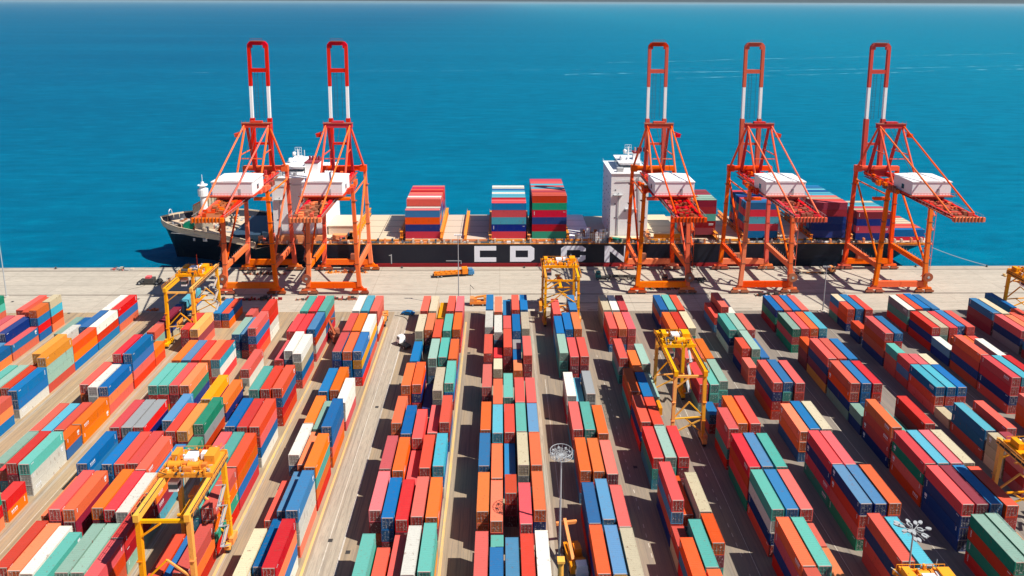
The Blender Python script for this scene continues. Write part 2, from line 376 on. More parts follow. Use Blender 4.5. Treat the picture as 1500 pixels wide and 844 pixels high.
# quay edge: coping, bollards, fenders
c = MB(); c.box(-900,900,QY-1.1,QY+.02,.003,.14); c.build('quay_coping', APRON, kind='structure')
def bollard(x, y):
    b = MB(); b.tube((0,0,.14),(0,0,.62),.24,.2,10); b.tube((0,0,.62),(0,0,.85),.36,.30,10); b.box(-.4,.4,-.4,.4,.13,.2)
    o = b.build('bollard', DRK); o.location = (x, y, 0); return o
bx = [-230,-205,-180,-155.5,-128,-100.3,-40,-15,10,30,80,128,172,201.7,226]
for i, x in enumerate(bx):
    o = bollard(x, QY-.9)
    where = ['leftmost along the quay edge','second from the left along the quay edge','third from the left along the quay edge','under the bow of the ship','fifth from the left at the quay edge beside the bow','between the legs of the leftmost quay crane',
     'at the quay edge between the second crane and the mast','at the quay edge behind the long yellow trailer','at the quay edge beside the white C','at the quay edge behind the middle yard crane','at the quay edge between third and fourth quay crane','at the quay edge left of the rightmost quay crane',
     'at the quay edge under the ship stern','holding the mooring rope right of the ship','rightmost along the quay edge'][i]
    tag(o, 'dark iron mooring bollard '+where, 'bollard', 'bollards along the quay edge')
# ------------------------------------------------------------------ containers
W = 2.44; HT = 2.59; TH = 2.65
MESH = {}
def side_profile(L):
    return max(8, int(L/.36))
def cont_mesh(side, roof, L, var, W=W, H=HT):
    key = (side, roof, round(L,2), var, round(H,2))
    if key in MESH: return MESH[key]
    b = MB(); hx = W/2; fr = .16; d = .045
    # corner posts and rails (frame)
    for sx in (-1,1):
        for y in (0, L):
            x0 = sx*hx; x1 = sx*(hx-fr); ya, yb = (0, fr) if y == 0 else (L-fr, L)
            b.box(min(x0,x1), max(x0,x1), ya, yb, 0, H, 0)
        b.box(min(sx*hx, sx*(hx-.12)), max(sx*hx, sx*(hx-.12)), fr, L-fr, 0, .15, 0)
        b.box(min(sx*hx, sx*(hx-.10)), max(sx*hx, sx*(hx-.10)), fr, L-fr, H-.09, H, 1)
    for ya, yb in ((0,.12),(L-.12,L)):
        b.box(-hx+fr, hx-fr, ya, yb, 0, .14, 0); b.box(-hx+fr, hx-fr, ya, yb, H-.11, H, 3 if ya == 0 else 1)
    # corrugated walls
    n = side_profile(L); y0 = fr; st = (L-2*fr)/n
    for sx in (-1, 1):
        vs = []; fs = []
        for i in range(n):
            ya = y0+i*st
            for yy, dd in ((ya, .012), (ya+st*.35, .012), (ya+st*.5, d+.012), (ya+st*.85, d+.012)):
                vs += [(sx*(hx-dd), yy, .15), (sx*(hx-dd), yy, H-.09)]
        vs += [(sx*(hx-.012), L-fr, .15), (sx*(hx-.012), L-fr, H-.09)]
        for i in range(0, len(vs)-2, 2): fs.append((i, i+2, i+3, i+1) if sx > 0 else (i, i+1, i+3, i+2))
        b.add(vs, fs, 0)
    # corrugated roof (ribs run across)
    n = max(6, int(L/.5)); st = (L-.24)/n; vs = []; fs = []
    for i in range(n):
        ya = .12+i*st
        for yy, zz in ((ya, H-.035), (ya+st*.40, H-.035), (ya+st*.5, H-.01), (ya+st*.9, H-.01)):
            vs += [(-hx+.10, yy, zz), (hx-.10, yy, zz)]
    vs += [(-hx+.10, L-.12, H-.035), (hx-.10, L-.12, H-.035)]
    for i in range(0, len(vs)-2, 2): fs.append((i, i+1, i+3, i+2))
    b.add(vs, fs, 1)
    # ends: near end is closed by the door part, far end wall
    b.add([(-hx+fr,.07,.14),(hx-fr,.07,.14),(hx-fr,.07,H-.11),(-hx+fr,.07,H-.11)], [(0,1,2,3)], 0)
    b.add([(-hx+fr,L-.06,.14),(hx-fr,L-.06,.14),(hx-fr,L-.06,H-.11),(-hx+fr,L-.06,H-.11)], [(3,2,1,0)], 0)
    # stencilled marks on the long walls, close to the ends
    rr = random.Random(hash(key[:2]) if False else (ord(side)*31+var*7+int(L)))
    if var:
        for sx in (-1, 1):
            X = sx*(hx+.004)
            def q(ya, yb, za, zb):
                f = (0,1,2,3) if sx > 0 else (3,2,1,0)
                b.add([(X,ya,za),(X,yb,za),(X,yb,zb),(X,ya,zb)], [f], 2)
            if var == 1:
                for i in range(5): q(L-1.0, L-.72, 2.15-i*.3, 2.35-i*.3-rr.random()*.05)
                for i in range(4): q(.6+i*.22, .74+i*.22, 2.1, 2.3)
            elif var == 2:
                for i in range(4): q(1.0+i*.5, 1.32+i*.5, 1.45, 1.95)
                q(1.0, 2.9, 1.12, 1.22)
                for i in range(4): q(L-1.0, L-.75, 2.1-i*.32, 2.3-i*.32)
            elif var == 3:
                q(L-1.5, L-.7, 1.3, 2.0); q(L-1.35, L-.85, .8, 1.1)
                for i in range(3): q(.7, .95, 2.1-i*.32, 2.3-i*.32)
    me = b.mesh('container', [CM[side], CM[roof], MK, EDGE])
    MESH[key] = me; return me
def door_mesh(k, H=HT):
    key = ('door', k, round(H,2))
    if key in MESH: return MESH[key]
    b = MB(); hx = W/2-.17
    for s in (-1, 1):
        x0, x1 = (-hx, -.012) if s < 0 else (.012, hx)
        n = 5; st = (x1-x0)/n
        b.box(x0, x1, .045, .066, .15, H-.12, 0)
        for i in range(4):
            z = .35+i*(H-.7)/3.2; b.box(x0+.05, x1-.05, .018, .045, z, z+.14, 0)
    for x in (-.95,-.33,.33,.95):
        b.tube((x,.012,.1),(x,.012,H-.1),.022,n=5,mi=1); b.box(x-.06,x+.16,-.005,.02,.95,1.02,1)
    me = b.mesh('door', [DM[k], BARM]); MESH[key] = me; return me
PXY = dict(A=(-180.6,2.85,4),B=(-160.45,2.85,5),C=(-138.55,2.85,5),D=(-113.3,2.85,4),X=(-98.1,2.85,3),E=(-92.3,2.75,8),F=(-63.55,2.85,3),G=(-47.05,2.85,3),
  H=(-26.1,2.85,5),I=(-4.7,2.85,5),J=(17.2,2.85,3),K=(33.9,2.85,4),L=(52.7,2.85,3),M=(70.7,2.85,4),N=(90.7,2.85,4),O=(114.8,2.85,4),P=(134.6,2.85,5),Q=(161.0,2.85,4))
import re
def toks(s): return re.findall(r'\([A-Z]{2}\)|[A-Z.]', s)
boxes = []   # dict per container
rc = random.Random(11)
POOL = 'RRRRROOPMBBBNNTWSGLLKYC'
for line in DATA.strip().splitlines():
    f = line.split(); blk = f[0][0]; c = int(f[0][1:])
    x0, p, nc = PXY[blk]
    ents = []
    for e in f[1:]:
        y, t = e.split(':'); mm = re.match(r'^(.*?)(s|\d+)?$', t)
        L = 12.19 if not mm.group(2) else 6.06 if mm.group(2) == 's' else float(mm.group(2))
        ents.append([float(y), L, toks(mm.group(1))])
    ents.sort(key=lambda e: -e[0]); prev = None
    for si, (y, L, tk) in enumerate(ents):
        if prev is not None and y+L+.2 > prev: y = prev-L-.2
        prev = y
        dx = rc.uniform(-.05,.05)
        for ti, t in enumerate(tk):
            z = (len(tk)-1-ti)*TH
            if t == '.': t = rc.choice(POOL)
            t = t.strip('()'); roof = t[0]; side = t[-1]
            boxes.append(dict(blk=blk, c=c, nc=nc, si=si, ns=len(ents), ti=ti, nt=len(tk), x=x0+W/2+.1+c*p+dx+rc.uniform(-.03,.03),
                              y=y+rc.uniform(-.05,.05), z=z, L=L, roof=roof, side=side, var=rc.choice((0,1,1,2,3)), rot=0, H=HT))
# stacks on the ship: (x0, y0, rows, tiers-per-row, colours of the near face from the top, block name)
SL = 14.2; SH = 3.0; SW = 2.9
def ship_stack(name, x, y0, z0, rows, seed):
    r = random.Random(seed)
    for ri, cs in enumerate(rows):
        tk = toks(cs)
        for ti, t in enumerate(tk):
            if t == '.': t = r.choice('RRPPNBBRMTCNO')
            t = t.strip('()')
            boxes.append(dict(blk=name, c=ri, nc=len(rows), si=0, ns=1, ti=ti, nt=len(tk), x=x, y=y0+ri*SW, z=z0+(len(tk)-1-ti)*(SH+.05),
                              L=SL, roof=t[0], side=t[-1], var=r.choice((0,0,1,2)), rot=1, H=SH))
DZ = 10.9
ship_stack('s1', -38.9, 283.6, DZ, ['(PB) O N Z','(WB) O B Z','(PR) Z . . .','(WR) . . . .','(PR) . . . .','(PP) . . . .','(ZR) . . . .','(PR) . . . .','(ZR) . . . .','(PR) . . . .'], 1)
ship_stack('s2', -3.4, 283.6, DZ, ['(PB) Z C N Z','P . . . .','Z . . . .','C . . . .','C . . . .','(WB) . . . .','C . . . .','(BB) . . . .','W . . . .','W . . . .'], 2)
ship_stack('s3', 13.3, 283.6, DZ, ['(PR) G Z N Z G','P . . . . .','(ZR) . . . . .','P . . . . .','C . . . . .','P . . . . .','C . . . . .','P . . . . .','P . . . . .','Z . . . . .'], 3)
ship_stack('s4', 76.5, 288.0, DZ, ['(AM) M T M M','A . . . .','A . . . .','M . . . .','M . . . .','M . . . .'], 4)
ship_stack('s5', 101.5, 284.0, DZ, ['B Z C Z B','B . . . .','Z . . . .','N . . . .','B . . . .','N . . . .','Z . . . .'], 5)
ship_stack('s6', 129.8, 284.0, DZ, ['(PM) M N N N','(PM) . . . .','(SM) . . . .','P . . . .','C . . . .','C . . . .','B . . . .','(CB) . . . .','B . . . .','B . . . .'], 6)
ship_stack('s7', 148.5, 284.0, DZ-1, ['(PM) N Z N','(SM) . . .','(PM) . . .','C . . .','C . . .','S . . .'], 7)
ship_stack('s8', 164.0, 285.0, DZ-3.0, ['(BB) Z','(PR) .','(PR) .','(SP) .','(SP) .','(SP) .','(PO) .'], 8)
for i, q in enumerate(boxes): q['id'] = i
def blk_name(k):
    L_ = dict(A='first block from left',B='second block from left',C='third block from left',D='fourth block from left',X='stub beside wide block',E='wide left block',F='block beside wide block',
              G='block left of road',H='block right of road',I='central block',J='block right of centre',K='block under tall yard-crane',L='sixth block from right',M='fifth block from right',
              N='fourth block from right',O='third block from right',P='second block from right',Q='rightmost block')
    return L_[k]
SHIPN = dict(s1='left lone stack on ship deck', s2='middle stack on ship deck', s3='tall stack before the white tower', s4='stack behind third quay crane', s5='stack behind fourth quay crane',
             s6='big stack left of rightmost crane', s7='stack behind rightmost crane', s8='low stack at ship stern')
ORD = ['first','second','third','fourth','fifth','sixth','seventh','eighth','ninth','tenth','eleventh','twelfth']
TIER = {0:'top'}
def cont_label(q):
    cn = CNAME[q['side']] if q['side'] == q['roof'] or q['ti'] else CNAME[q['side']]
    tier = 'top' if q['ti'] == 0 else 'bottom' if q['ti'] == q['nt']-1 else ['','second down','third down','fourth down','fifth down'][q['ti']]
    if q['rot']:
        return '%s container, %s of %s row from quay, %s' % (cn, tier, ORD[q['c']], SHIPN[q['blk']])
    return '%s container, %s of %s stack from quay, %s column, %s' % (cn, tier, ORD[q['si']], ORD[q['c']], blk_name(q['blk']))
def make_container(q):
    me = cont_mesh(q['side'], q['roof'], q['L'], q['var'], H=q['H'])
    o = bpy.data.objects.new('container', me); col.objects.link(o)
    if q['rot']:
        o.location = (q['x']+q['L'], q['y']+W/2, q['z']); o.rotation_euler = (0,0,R(90))
        # local +y runs towards -x: doors face the stern
    else: o.location = (q['x'], q['y'], q['z'])
    tag(o, cont_label(q), 'container', 'shipping containers on the ship' if q['rot'] else 'shipping containers in the yard')
    if q.get('door', 1):
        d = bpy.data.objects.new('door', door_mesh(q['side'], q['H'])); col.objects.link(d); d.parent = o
    return o
# pick the 300 containers that show largest from the viewpoint of the photograph; they become single objects
from mathutils.bvhtree import BVHTree
def pick_shown():
    vs = []; fs = []; own = []
    for q in boxes:
        hx = W/2
        if q['rot']: xa, xb, ya, yb = q['x'], q['x']+q['L'], q['y'], q['y']+W
        else: xa, xb, ya, yb = q['x']-hx, q['x']+hx, q['y'], q['y']+q['L']
        za, zb = q['z'], q['z']+q['H']; b = len(vs)
        vs += [(xa,ya,za),(xb,ya,za),(xb,yb,za),(xa,yb,za),(xa,ya,zb),(xb,ya,zb),(xb,yb,zb),(xa,yb,zb)]
        for f in [(0,3,2,1),(4,5,6,7),(0,1,5,4),(1,2,6,5),(2,3,7,6),(3,0,4,7)]: fs.append(tuple(b+i for i in f)); own.append(q['id'])
    tree = BVHTree.FromPolygons(vs, fs); count = {}; eye = Vector((0, 0, 107.0))
    ya_, pi_ = R(.98), R(11.0)
    fw = Vector((math.sin(ya_)*math.cos(pi_), math.cos(ya_)*math.cos(pi_), -math.sin(pi_)))
    rt = Vector((math.cos(ya_), -math.sin(ya_), 0)); dn = Vector((-math.sin(ya_)*math.sin(pi_), -math.cos(ya_)*math.sin(pi_), -math.cos(pi_)))
    for j in range(260, 844, 3):
        for i in range(0, 1500, 3):
            d = fw+rt*((i-750)/1050)+dn*((j-207)/1050)
            hit = tree.ray_cast(eye, d.normalized(), 1000)
            if hit[2] is not None: count[own[hit[2]]] = count.get(own[hit[2]], 0)+1
    order = sorted(count.items(), key=lambda kv: (-kv[1], kv[0]))
    return {k for k, _ in order[:300]}
SHOWN = pick_shown()
for q in boxes:
    if q['id'] in SHOWN: make_container(q)
# every remaining container (little or nothing of each shows) as one object
rest = [q for q in boxes if q['id'] not in SHOWN]
b = MB(); keys = list(CC); tint = []
for q in rest:
    n0 = len(b.f); hx = W/2; L = q['L']; H = q['H']
    if q['rot']: xa, xb, ya, yb = q['x'], q['x']+L, q['y'], q['y']+W
    else: xa, xb, ya, yb = q['x']-hx, q['x']+hx, q['y'], q['y']+L
    za, zb = q['z'], q['z']+H-.01
    b.box(xa, xb, ya, yb, za, zb, keys.index(q['side'])); b.m[-5] = keys.index(q['roof'])
    t = random.random(); tint += [t]*(len(b.f)-n0)
    if not q['rot']:
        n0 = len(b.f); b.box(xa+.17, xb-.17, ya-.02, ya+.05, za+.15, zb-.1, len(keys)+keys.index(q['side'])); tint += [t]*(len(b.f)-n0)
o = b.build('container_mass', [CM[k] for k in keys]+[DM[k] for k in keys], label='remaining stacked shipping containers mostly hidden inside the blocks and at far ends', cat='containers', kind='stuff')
a = o.data.attributes.new('tint', 'FLOAT', 'FACE'); a.data.foreach_set('value', tint)
# ------------------------------------------------------------------ ship-to-shore cranes
# local frame: x across (along the quay), y towards the sea, origin on the landside rail
def quay_crane(cx, mirror, label, hw=9.4, doff=0.0, cable=0):
    root = empty('quay_crane', (cx, 252, 0)); s = -1 if mirror else 1
    tag(root, label, 'quay crane', 'ship-to-shore cranes along the quay')
    G = 24.3; PZ = 40.0; GX = 3.7; bx = 0; bo = doff      # bx = middle of the boom and trolley girders
    M = [CRO, CRR, CRD, GRY, DRK]
    for sx in (-1, 1):
        for (y, yt) in ((0, 0), (G, G)):
            b = MB(); top = PZ if y == 0 else PZ+3.2
            b.beam((sx*hw, y, 3.2), (sx*(hw-.5), y, 12), 1.5, 1.5, 0, w2=1.35)
            b.beam((sx*(hw-.5), y, 12), (sx*(hw-1.2), yt, top), 1.35, 1.35, 0, w2=1.15)
            for z in (12, 20, 28, 36): b.box(sx*(hw-.6)-.78, sx*(hw-.6)+.78, y-.78, y+.78, z-.1, z+.1, 2)
            if y == 0 and sx == s:    # lift, ladder and cable tray
                b.box(sx*hw+.8*sx-.5, sx*hw+.8*sx+.5, y-.6, y+.6, 8, 38, 3) if False else None
                for z in range(4, 38, 2): b.beam((sx*(hw+.9), y-.35, z), (sx*(hw+.9), y+.35, z), .08, .08, 4)
                b.beam((sx*(hw+.9), y-.35, 3), (sx*(hw-.3), y-.35, 38), .09, .09, 4); b.beam((sx*(hw+.9), y+.35, 3), (sx*(hw-.3), y+.35, 38), .09, .09, 4)
            b.build('leg', M, root)
    for y in (0, G):
        b = MB(); b.box(-hw, hw, y-.55, y+.55, 2.5, 4.7); b.box(-.1, .1, y-.6, y+.6, 2.45, 4.75)
        b.build('sill_beam', M, root)
        for sx in (-1, 1):
            b = MB()
            b.prism([(sx*hw-2.6, y-.5), (sx*hw+2.6, y-.5), (sx*hw+2.6, y+.5), (sx*hw-2.6, y+.5)], 1.55, 2.2, 0)
            b.yprism([(sx*hw-1.6, 2.2), (sx*hw+1.6, 2.2), (sx*hw+.7, 3.4), (sx*hw-.7, 3.4)], y-.5, y+.5, 0)
            for dx in (-1.9, 1.9):
                b.yprism([(sx*hw+dx-1.5,.75),(sx*hw+dx+1.5,.75),(sx*hw+dx+1.0,1.5),(sx*hw+dx,2.0),(sx*hw+dx-1.0,1.5)], y-.42, y+.42, 2)
                b.box(sx*hw+dx-1.6, sx*hw+dx+1.6, y-.7, y-.45, .5, 1.2, 2)
            bg = b.build('bogie', M, root)
            for dx in (-2.9,-1.0,1.0,2.9):
                w = MB(); w.tube((sx*hw+dx, y-.3, .48), (sx*hw+dx, y+.3, .48), .46, n=12); w.build('wheel', DRK, bg)
    for sx in (-1, 1):   # side portal beams, inclined braces, upper side beams
        b = MB(); b.beam((sx*(hw-.45), .6, 10.6), (sx*(hw-.45), G-.6, 10.6), 1.1, 1.9)
        for yy in range(2, 23, 2): b.beam((sx*(hw-.45)-.5, yy, 11.6), (sx*(hw-.45)-.5, yy, 12.6), .07, .07, 3); b.beam((sx*(hw-.45)+.5, yy, 11.6), (sx*(hw-.45)+.5, yy, 12.6), .07, .07, 3)
        b.build('portal_beam', M, root)
        b = MB(); b.tube((sx*(hw-1.15), G-.4, 39), (sx*(hw-.6), .7, 12.2), .40, n=8); b.build('brace', M, root)
        b = MB(); b.tube((sx*(hw-1.2), G, 38), (sx*(hw-1.2), 0, 38), .3, n=8); b.build('brace', M, root)
    b = MB()    # cross beams at portal top, over the legs
    b.box(-hw+.9, hw-.9, G-.75, G+.75, PZ+1.6, PZ+3.4, 0)
    b.box(-s*hw+(.5 if s>0 else -3.0), -s*hw+(3.0 if s>0 else -.5), G-1.0, G+1.0, PZ+1.3, PZ+3.7, 0)
    b.box(bx-GX, bx+GX, G-.9, G+.6, 39.2, 41.7, 1)
    b.build('portal_cross_beam', M, root)
    b = MB(); b.box(-hw+.9, hw-.9, -.6, .6, PZ-.9, PZ+.5, 0); b.build('portal_cross_beam', M, root)
    # trolley girders, walkways, backreach end
    for sx in (-1, 1):
        b = MB(); x = bx+sx*GX
        b.beam((x, -33, 39.0), (x, -19, 39.4), .8, 1.2, 1, w2=1.0); b.beam((x, -19, 39.4), (x, G+1.5, 40.4), 1.0, 1.7, 1)
        b.box(x+sx*.5 - (.9 if sx < 0 else 0), x+sx*.5+(.9 if sx > 0 else 0), -33, G, 39.2, 39.3, 2)
        for yy in range(-32, 24, 2): b.beam((x+sx*1.35, yy, 39.2), (x+sx*1.35, yy, 40.3), .06, .06, 3)
        b.beam((x+sx*1.35, -33, 40.3), (x+sx*1.35, G, 40.3), .07, .07, 3)
        b.build('trolley_girder', M, root)
    b = MB(); b.box(bx-GX-1.4, bx+GX+1.4, -34.0, -33, 38.4, 39.8, 0)
    for i in range(9): b.box(bx-GX-1.2+i*1.1, bx-GX-.9+i*1.1, -34.2, -34.0, 38.2, 40.1, 2)
    b.box(bx-GX, bx+GX, -27, -26, 38.8, 39.7, 1); b.box(bx-GX, bx+GX, -22, -21, 38.9, 39.8, 1); 
    rr = random.Random(cx); b.box(bx-GX, bx+GX, -33, -10, 39.3, 39.42, 2)
    for i in range(40):
        y = -32.5+rr.random()*20; x = bx+rr.uniform(-GX, GX); h = rr.uniform(.3, 1.1)
        b.box(x-rr.uniform(.3,.9), x+rr.uniform(.3,.9), y, y+rr.uniform(.4,1.6), 39.5, 39.6+h, rr.choice((0,1,2,2,1)))
    b.build('backreach_platform', M, root)
    # machinery house
    hx0, hx1, hy0, hy1, hz0, hz1 = -6.7, 6.9, -13.2, -1.4, 41.9, 46.6
    ho = 0.6 if mirror else -.6
    b = MB(); b.box(ho+hx0-.5, ho+hx1+.5, hy0-.9, hy1+.6, 41.0, 41.6, 1); b.box(bx-GX-.5, bx+GX+.5, hy0, hy1, 40.0, 41.0, 1)
    b.box(ho+hx0-1.2, ho+hx1+1.2, hy0-1.5, hy0-.6, 41.45, 41.58, 2)
    for i in range(16): b.beam((ho+hx0-.8+i*1.07, hy0-1.45, 41.6), (ho+hx0-.8+i*1.07, hy0-1.45, 42.6), .06, .06, 1)
    b.beam((ho+hx0-.8, hy0-1.45, 42.6), (ho+hx1+.8, hy0-1.45, 42.6), .07, .07, 1)
    b.build('house_platform', M, root)
    b = MB(); b.box(ho+hx0, ho+hx1, hy0, hy1, 41.6, 46.2, 0); hs = b.build('machinery_house', [CWH], root)
    b = MB(); b.yprism([(ho+hx0-.25,46.2),(ho+hx1+.25,46.2),(ho+hx1+.2,46.45),(ho,46.8),(ho+hx0-.2,46.45)], hy0-.25, hy1+.25, 0)
    for xx in (-2.4, 2.4): b.box(ho+xx-.05, ho+xx+.05, hy0-.2, hy1+.2, 46.5, 46.78, 1)
    b.build('house_roof', [CWH, GRY], hs)
    b = MB(); wx = ho + (hx0 if s > 0 else hx1)
    b.box(wx-.05, wx+.05, -8.2, -6.6, 42.6, 44.2); b.build('window', GLS, hs)
    b = MB(); b.box(ho+2.0, ho+3.0, hy0-.05, hy0+.05, 41.7, 43.8); b.build('door', GRY, hs)
    # hoist and festoon clutter next to the house
    b = MB()
    for i in range(22):
        x = ho-s*(hx1+.2+rr.random()*1.6) if i % 2 else bx+rr.uniform(-5, 5); y = rr.uniform(-1, G-2) if i % 2 == 0 else rr.uniform(-8, 6); 
        b.box(x-.5, x+.5, y, y+rr.uniform(.6,1.8), 40.4, 41.2+rr.random()*1.5, rr.choice((0,1,2,0)))
    for yy in range(0, 24, 3): b.beam((bx-5.2, yy, 41), (bx-5.2, yy, 42.2), .08, .08, 3); b.beam((bx+5.2, yy, 41), (bx+5.2, yy, 42.2), .08, .08, 3)
    b.box(bx-5.4, bx-4.8, 0, G, 40.7, 41, 1); b.box(bx+4.8, bx+5.4, 0, G, 40.7, 41, 1)
    b.build('walkway', M, root)
    # apex frame
    AY, AZ = 17.5, 60.8
    b = MB()
    b.box(bx-GX-1.7, bx+GX+1.7, AY-.9, AY+.9, AZ-.9, AZ+.8, 1); b.box(bx-2.2, bx+2.2, AY-.7, AY+.7, AZ+.8, AZ+1.6, 1); b.box(bx-GX-1.9, bx+GX+1.9, AY-1.2, AY+1.2, AZ+.75, AZ+.9, 2)
    for i in range(8): b.beam((bx-GX-1.6+i*1.5, AY-1.1, AZ+.9), (bx-GX-1.6+i*1.5, AY-1.1, AZ+1.9), .06, .06, 1)
    for sx in (-1, 1):
        b.beam((bx+sx*GX, G-1.0, 41.8), (bx+sx*(GX+.1), AY, AZ-.6), 1.0, 1.0, 1, w2=.8)
        b.tube((bx+sx*(GX+.8), 4, 41.5), (bx+sx*(GX+.7), AY-.3, AZ-.5), .38, n=8, mi=0)
        b.beam((bx+sx*(GX+.4), 10.5, 50.8), (bx+sx*GX, G-2.2, 50.8), .3, .3, 0)
    b.tube((-s*(hw-1.4), G-.5, PZ+3.3), (bx-s*(GX+.9), AY, AZ-.5), .42, n=8, mi=0)
    b.beam((bx-GX, 9.5, 49.5), (bx+GX, 9.5, 49.5), .3, .3, 0)
    b.build('apex_frame', M, root)
    b = MB(); xx = bx+s*(GX+2.6)
    b.beam((bx+s*(GX+1.4), AY, AZ-2.2), (bx+s*(GX+4.8), AY-1, AZ-3.4), .35, .35, 1); b.box(xx+s*1.0-.8, xx+s*1.0+.8, AY-1.6, AY, AZ-4.4, AZ-3.0, 1)
    b.build('service_jib', M, root)
    for sx in (-1, 1):
        b = MB(); b.tube((bx+sx*(GX+.9), AY-.6, AZ), (bx+sx*(GX+.2), -30, 40.0), .30, n=8); b.build('backstay', M, root)
    b = MB(); b.path([(bx+.9, AY, AZ), (bx+.9, -2, 45.5)], .07, 5, 4); b.path([(bx-.9, AY, AZ), (bx-.9, -2, 45.5)], .07, 5, 4); b.build('hoist_rope', M, root)
    # zig-zag stair up the landside leg, festoon loops below the girders
    b = MB(); sx = s; xs = sx*(hw+1.2)
    for i in range(12):
        z = 4.8+i*2.8; ya, yb = (1.0, 4.4) if i % 2 else (4.4, 1.0)
        b.beam((xs, ya, z), (xs, yb, z+2.8), .8, .14, 0); b.beam((xs+.4*sx, ya, z+1), (xs+.4*sx, yb, z+3.8), .07, .07, 3); b.box(xs-.6, xs+.6, yb-.7, yb+.7, z+2.72, z+2.82, 2)
        b.beam((xs-.5, yb, z+2.8), (sx*(hw-.6), 0, z+2.8), .12, .12, 0)
    b.beam((xs+.5, .6, 4.8), (xs+.5, .6, 38.6), .12, .12, 0); b.beam((xs+.5, 4.8, 4.8), (xs+.5, 4.8, 38.6), .12, .12, 0)
    b.build('stair', M, root)
    b = MB(); fx = s*(GX+1.6)
    for i in range(11):
        y = -30+i*4.6; b.path([(fx, y, 38.9), (fx, y+.9, 37.2-(i%3)*.4), (fx, y+2.3, 36.6-(i%3)*.5), (fx, y+3.7, 37.2-(i%3)*.4), (fx, y+4.6, 38.9)], .09, 4, 4)
    b.beam((fx, -31, 39), (fx, 21, 39), .16, .16, 2); b.build('festoon_cable', M, root)
    # raised boom
    BX = 3.35
    hb = (G+1.6, 41.2); tp = (G+3.6, 91.0)
    def bp(z): t = (z-hb[1])/(tp[1]-hb[1]); return hb[0]+(tp[0]-hb[0])*t
    boom = MB()
    for sx in (-1, 1):
        x = bo+sx*BX
        boom.beam((x, bp(41.2), 41.2), (x, bp(62), 62), 1.5, 1.7, 1); boom.beam((x, bp(62.05), 62.05), (x, bp(74.5), 74.5), 1.05, 1.2, 0)
        boom.beam((x, bp(74.55), 74.55), (x, bp(90.2), 90.2), 1.15, 1.3, 1)
    boom.box(bo-BX-.1, bo+BX+.1, bp(81)-.55, bp(81)+.55, 79.9, 81.4, 1)
    boom.box(bo-BX+.2, bo+BX-.2, bp(52)-.4, bp(52)+.4, 51.5, 52.4, 1)
    boom.build('boom', [CWH, CRR, CRD], root)
    b = MB(); y = bp(90)
    for x0_, x1_, z0_, z1_ in ((-BX-.5,-BX+1.2,89.2,90.6),(BX-1.2,BX+.5,89.2,90.6)):
        b.yprism([(bo+x0_,z0_),(bo+x1_,z0_),(bo+x1_,z1_+1.1),(bo+(x0_ if x0_>0 else x0_+.9),z1_+1.1) if x0_<0 else (bo+x1_-.9,z1_+1.1),(bo+(x0_ if x0_<0 else x0_),z1_)] if x0_<0 else
                 [(bo+x0_,z0_),(bo+x1_,z0_),(bo+x1_,z1_),(bo+x1_-.9,z1_+1.1),(bo+x0_,z1_+1.1)], y-.65, y+.65, 0)
    b.box(bo-BX+1.2, bo+BX-1.2, y-.62, y+.62, 90.3, 91.7, 0)
    b.box(bo-2.4, bo+2.4, y-1.4, y+1.4, 91.75, 91.9, 1)
    for i in range(7): b.beam((bo-2.3+i*.76, y-1.35, 91.9), (bo-2.3+i*.76, y-1.35, 92.9), .07, .07, 1)
    b.beam((bo-2.3, y-1.35, 92.9), (bo+2.3, y-1.35, 92.9), .07, .07, 1)
    b.build('boom_head', [CRR, CRD], root)
    b = MB()
    for xx in (-1.7, -.5, 1.3): b.beam((bo+xx, bp(80), 80), (bo+xx, bp(62), 62), .09, .09, 0)
    for z in range(62, 80, 1): b.beam((bo-1.7, bp(z), z), (bo-.5, bp(z), z), .06, .06, 0)
    b.build('boom_ladder', [DRK], root)
    # operator cab, spreader and trolley under the girders
    b = MB(); y = G-5.5; b.box(bx-2.9, bx+2.9, y-2.5, y+3.0, 37.6, 38.8, 2)
    for sx in (-1,1): b.beam((bx+sx*2.3,y,37.6),(bx+sx*2.0,y,32.2),.07,.07,4)
    b.box(bx-3.2, bx+3.2, y-.9, y+.9, 31.0, 32.0, 0); b.build('trolley', M, root)
    b = MB(); b.box(bx+s*3.0-1.1, bx+s*3.0+1.1, y-5.3, y-3.1, 35.2, 37.5); cb = b.build('operator_cab', CWH, root)
    b = MB(); b.box(bx+s*3.0-1.13, bx+s*3.0+1.13, y-5.33, y-3.6, 35.9, 36.9); b.build('window', GLS, cb)
    b = MB()
    # cable reel and electrical room at the foot
    b.tube((s*(hw+.4), -1.4, 6.6), (s*(hw+.4), -.7, 6.6), 1.7, n=20, mi=2); b.box(-s*3-1.6, -s*3+1.6, G-.9, G+.9, 4.75, 7.0, 2)
    b.tube((s*(hw+.4), -1.5, 6.6), (s*(hw+.4), -1.4, 6.6), .5, n=12, mi=3); b.build('cable_reel', M, root)
    return root
quay_crane(-92.2, True, 'orange quay crane with raised boom leftmost of the five beside the ship bow', doff=-1.3)
quay_crane(-61.5, True, 'second quay crane from the left, orange, beside the left white ship tower', doff=-1.4)
quay_crane(60.8, False, 'middle quay crane, orange, in front of the right white ship tower', doff=.8)
quay_crane(99.4, False, 'fourth quay crane from the left, orange, white house with a small window', doff=-.1)
quay_crane(150.4, False, 'rightmost orange quay crane near the ship stern with a long red backreach', doff=-1.6)
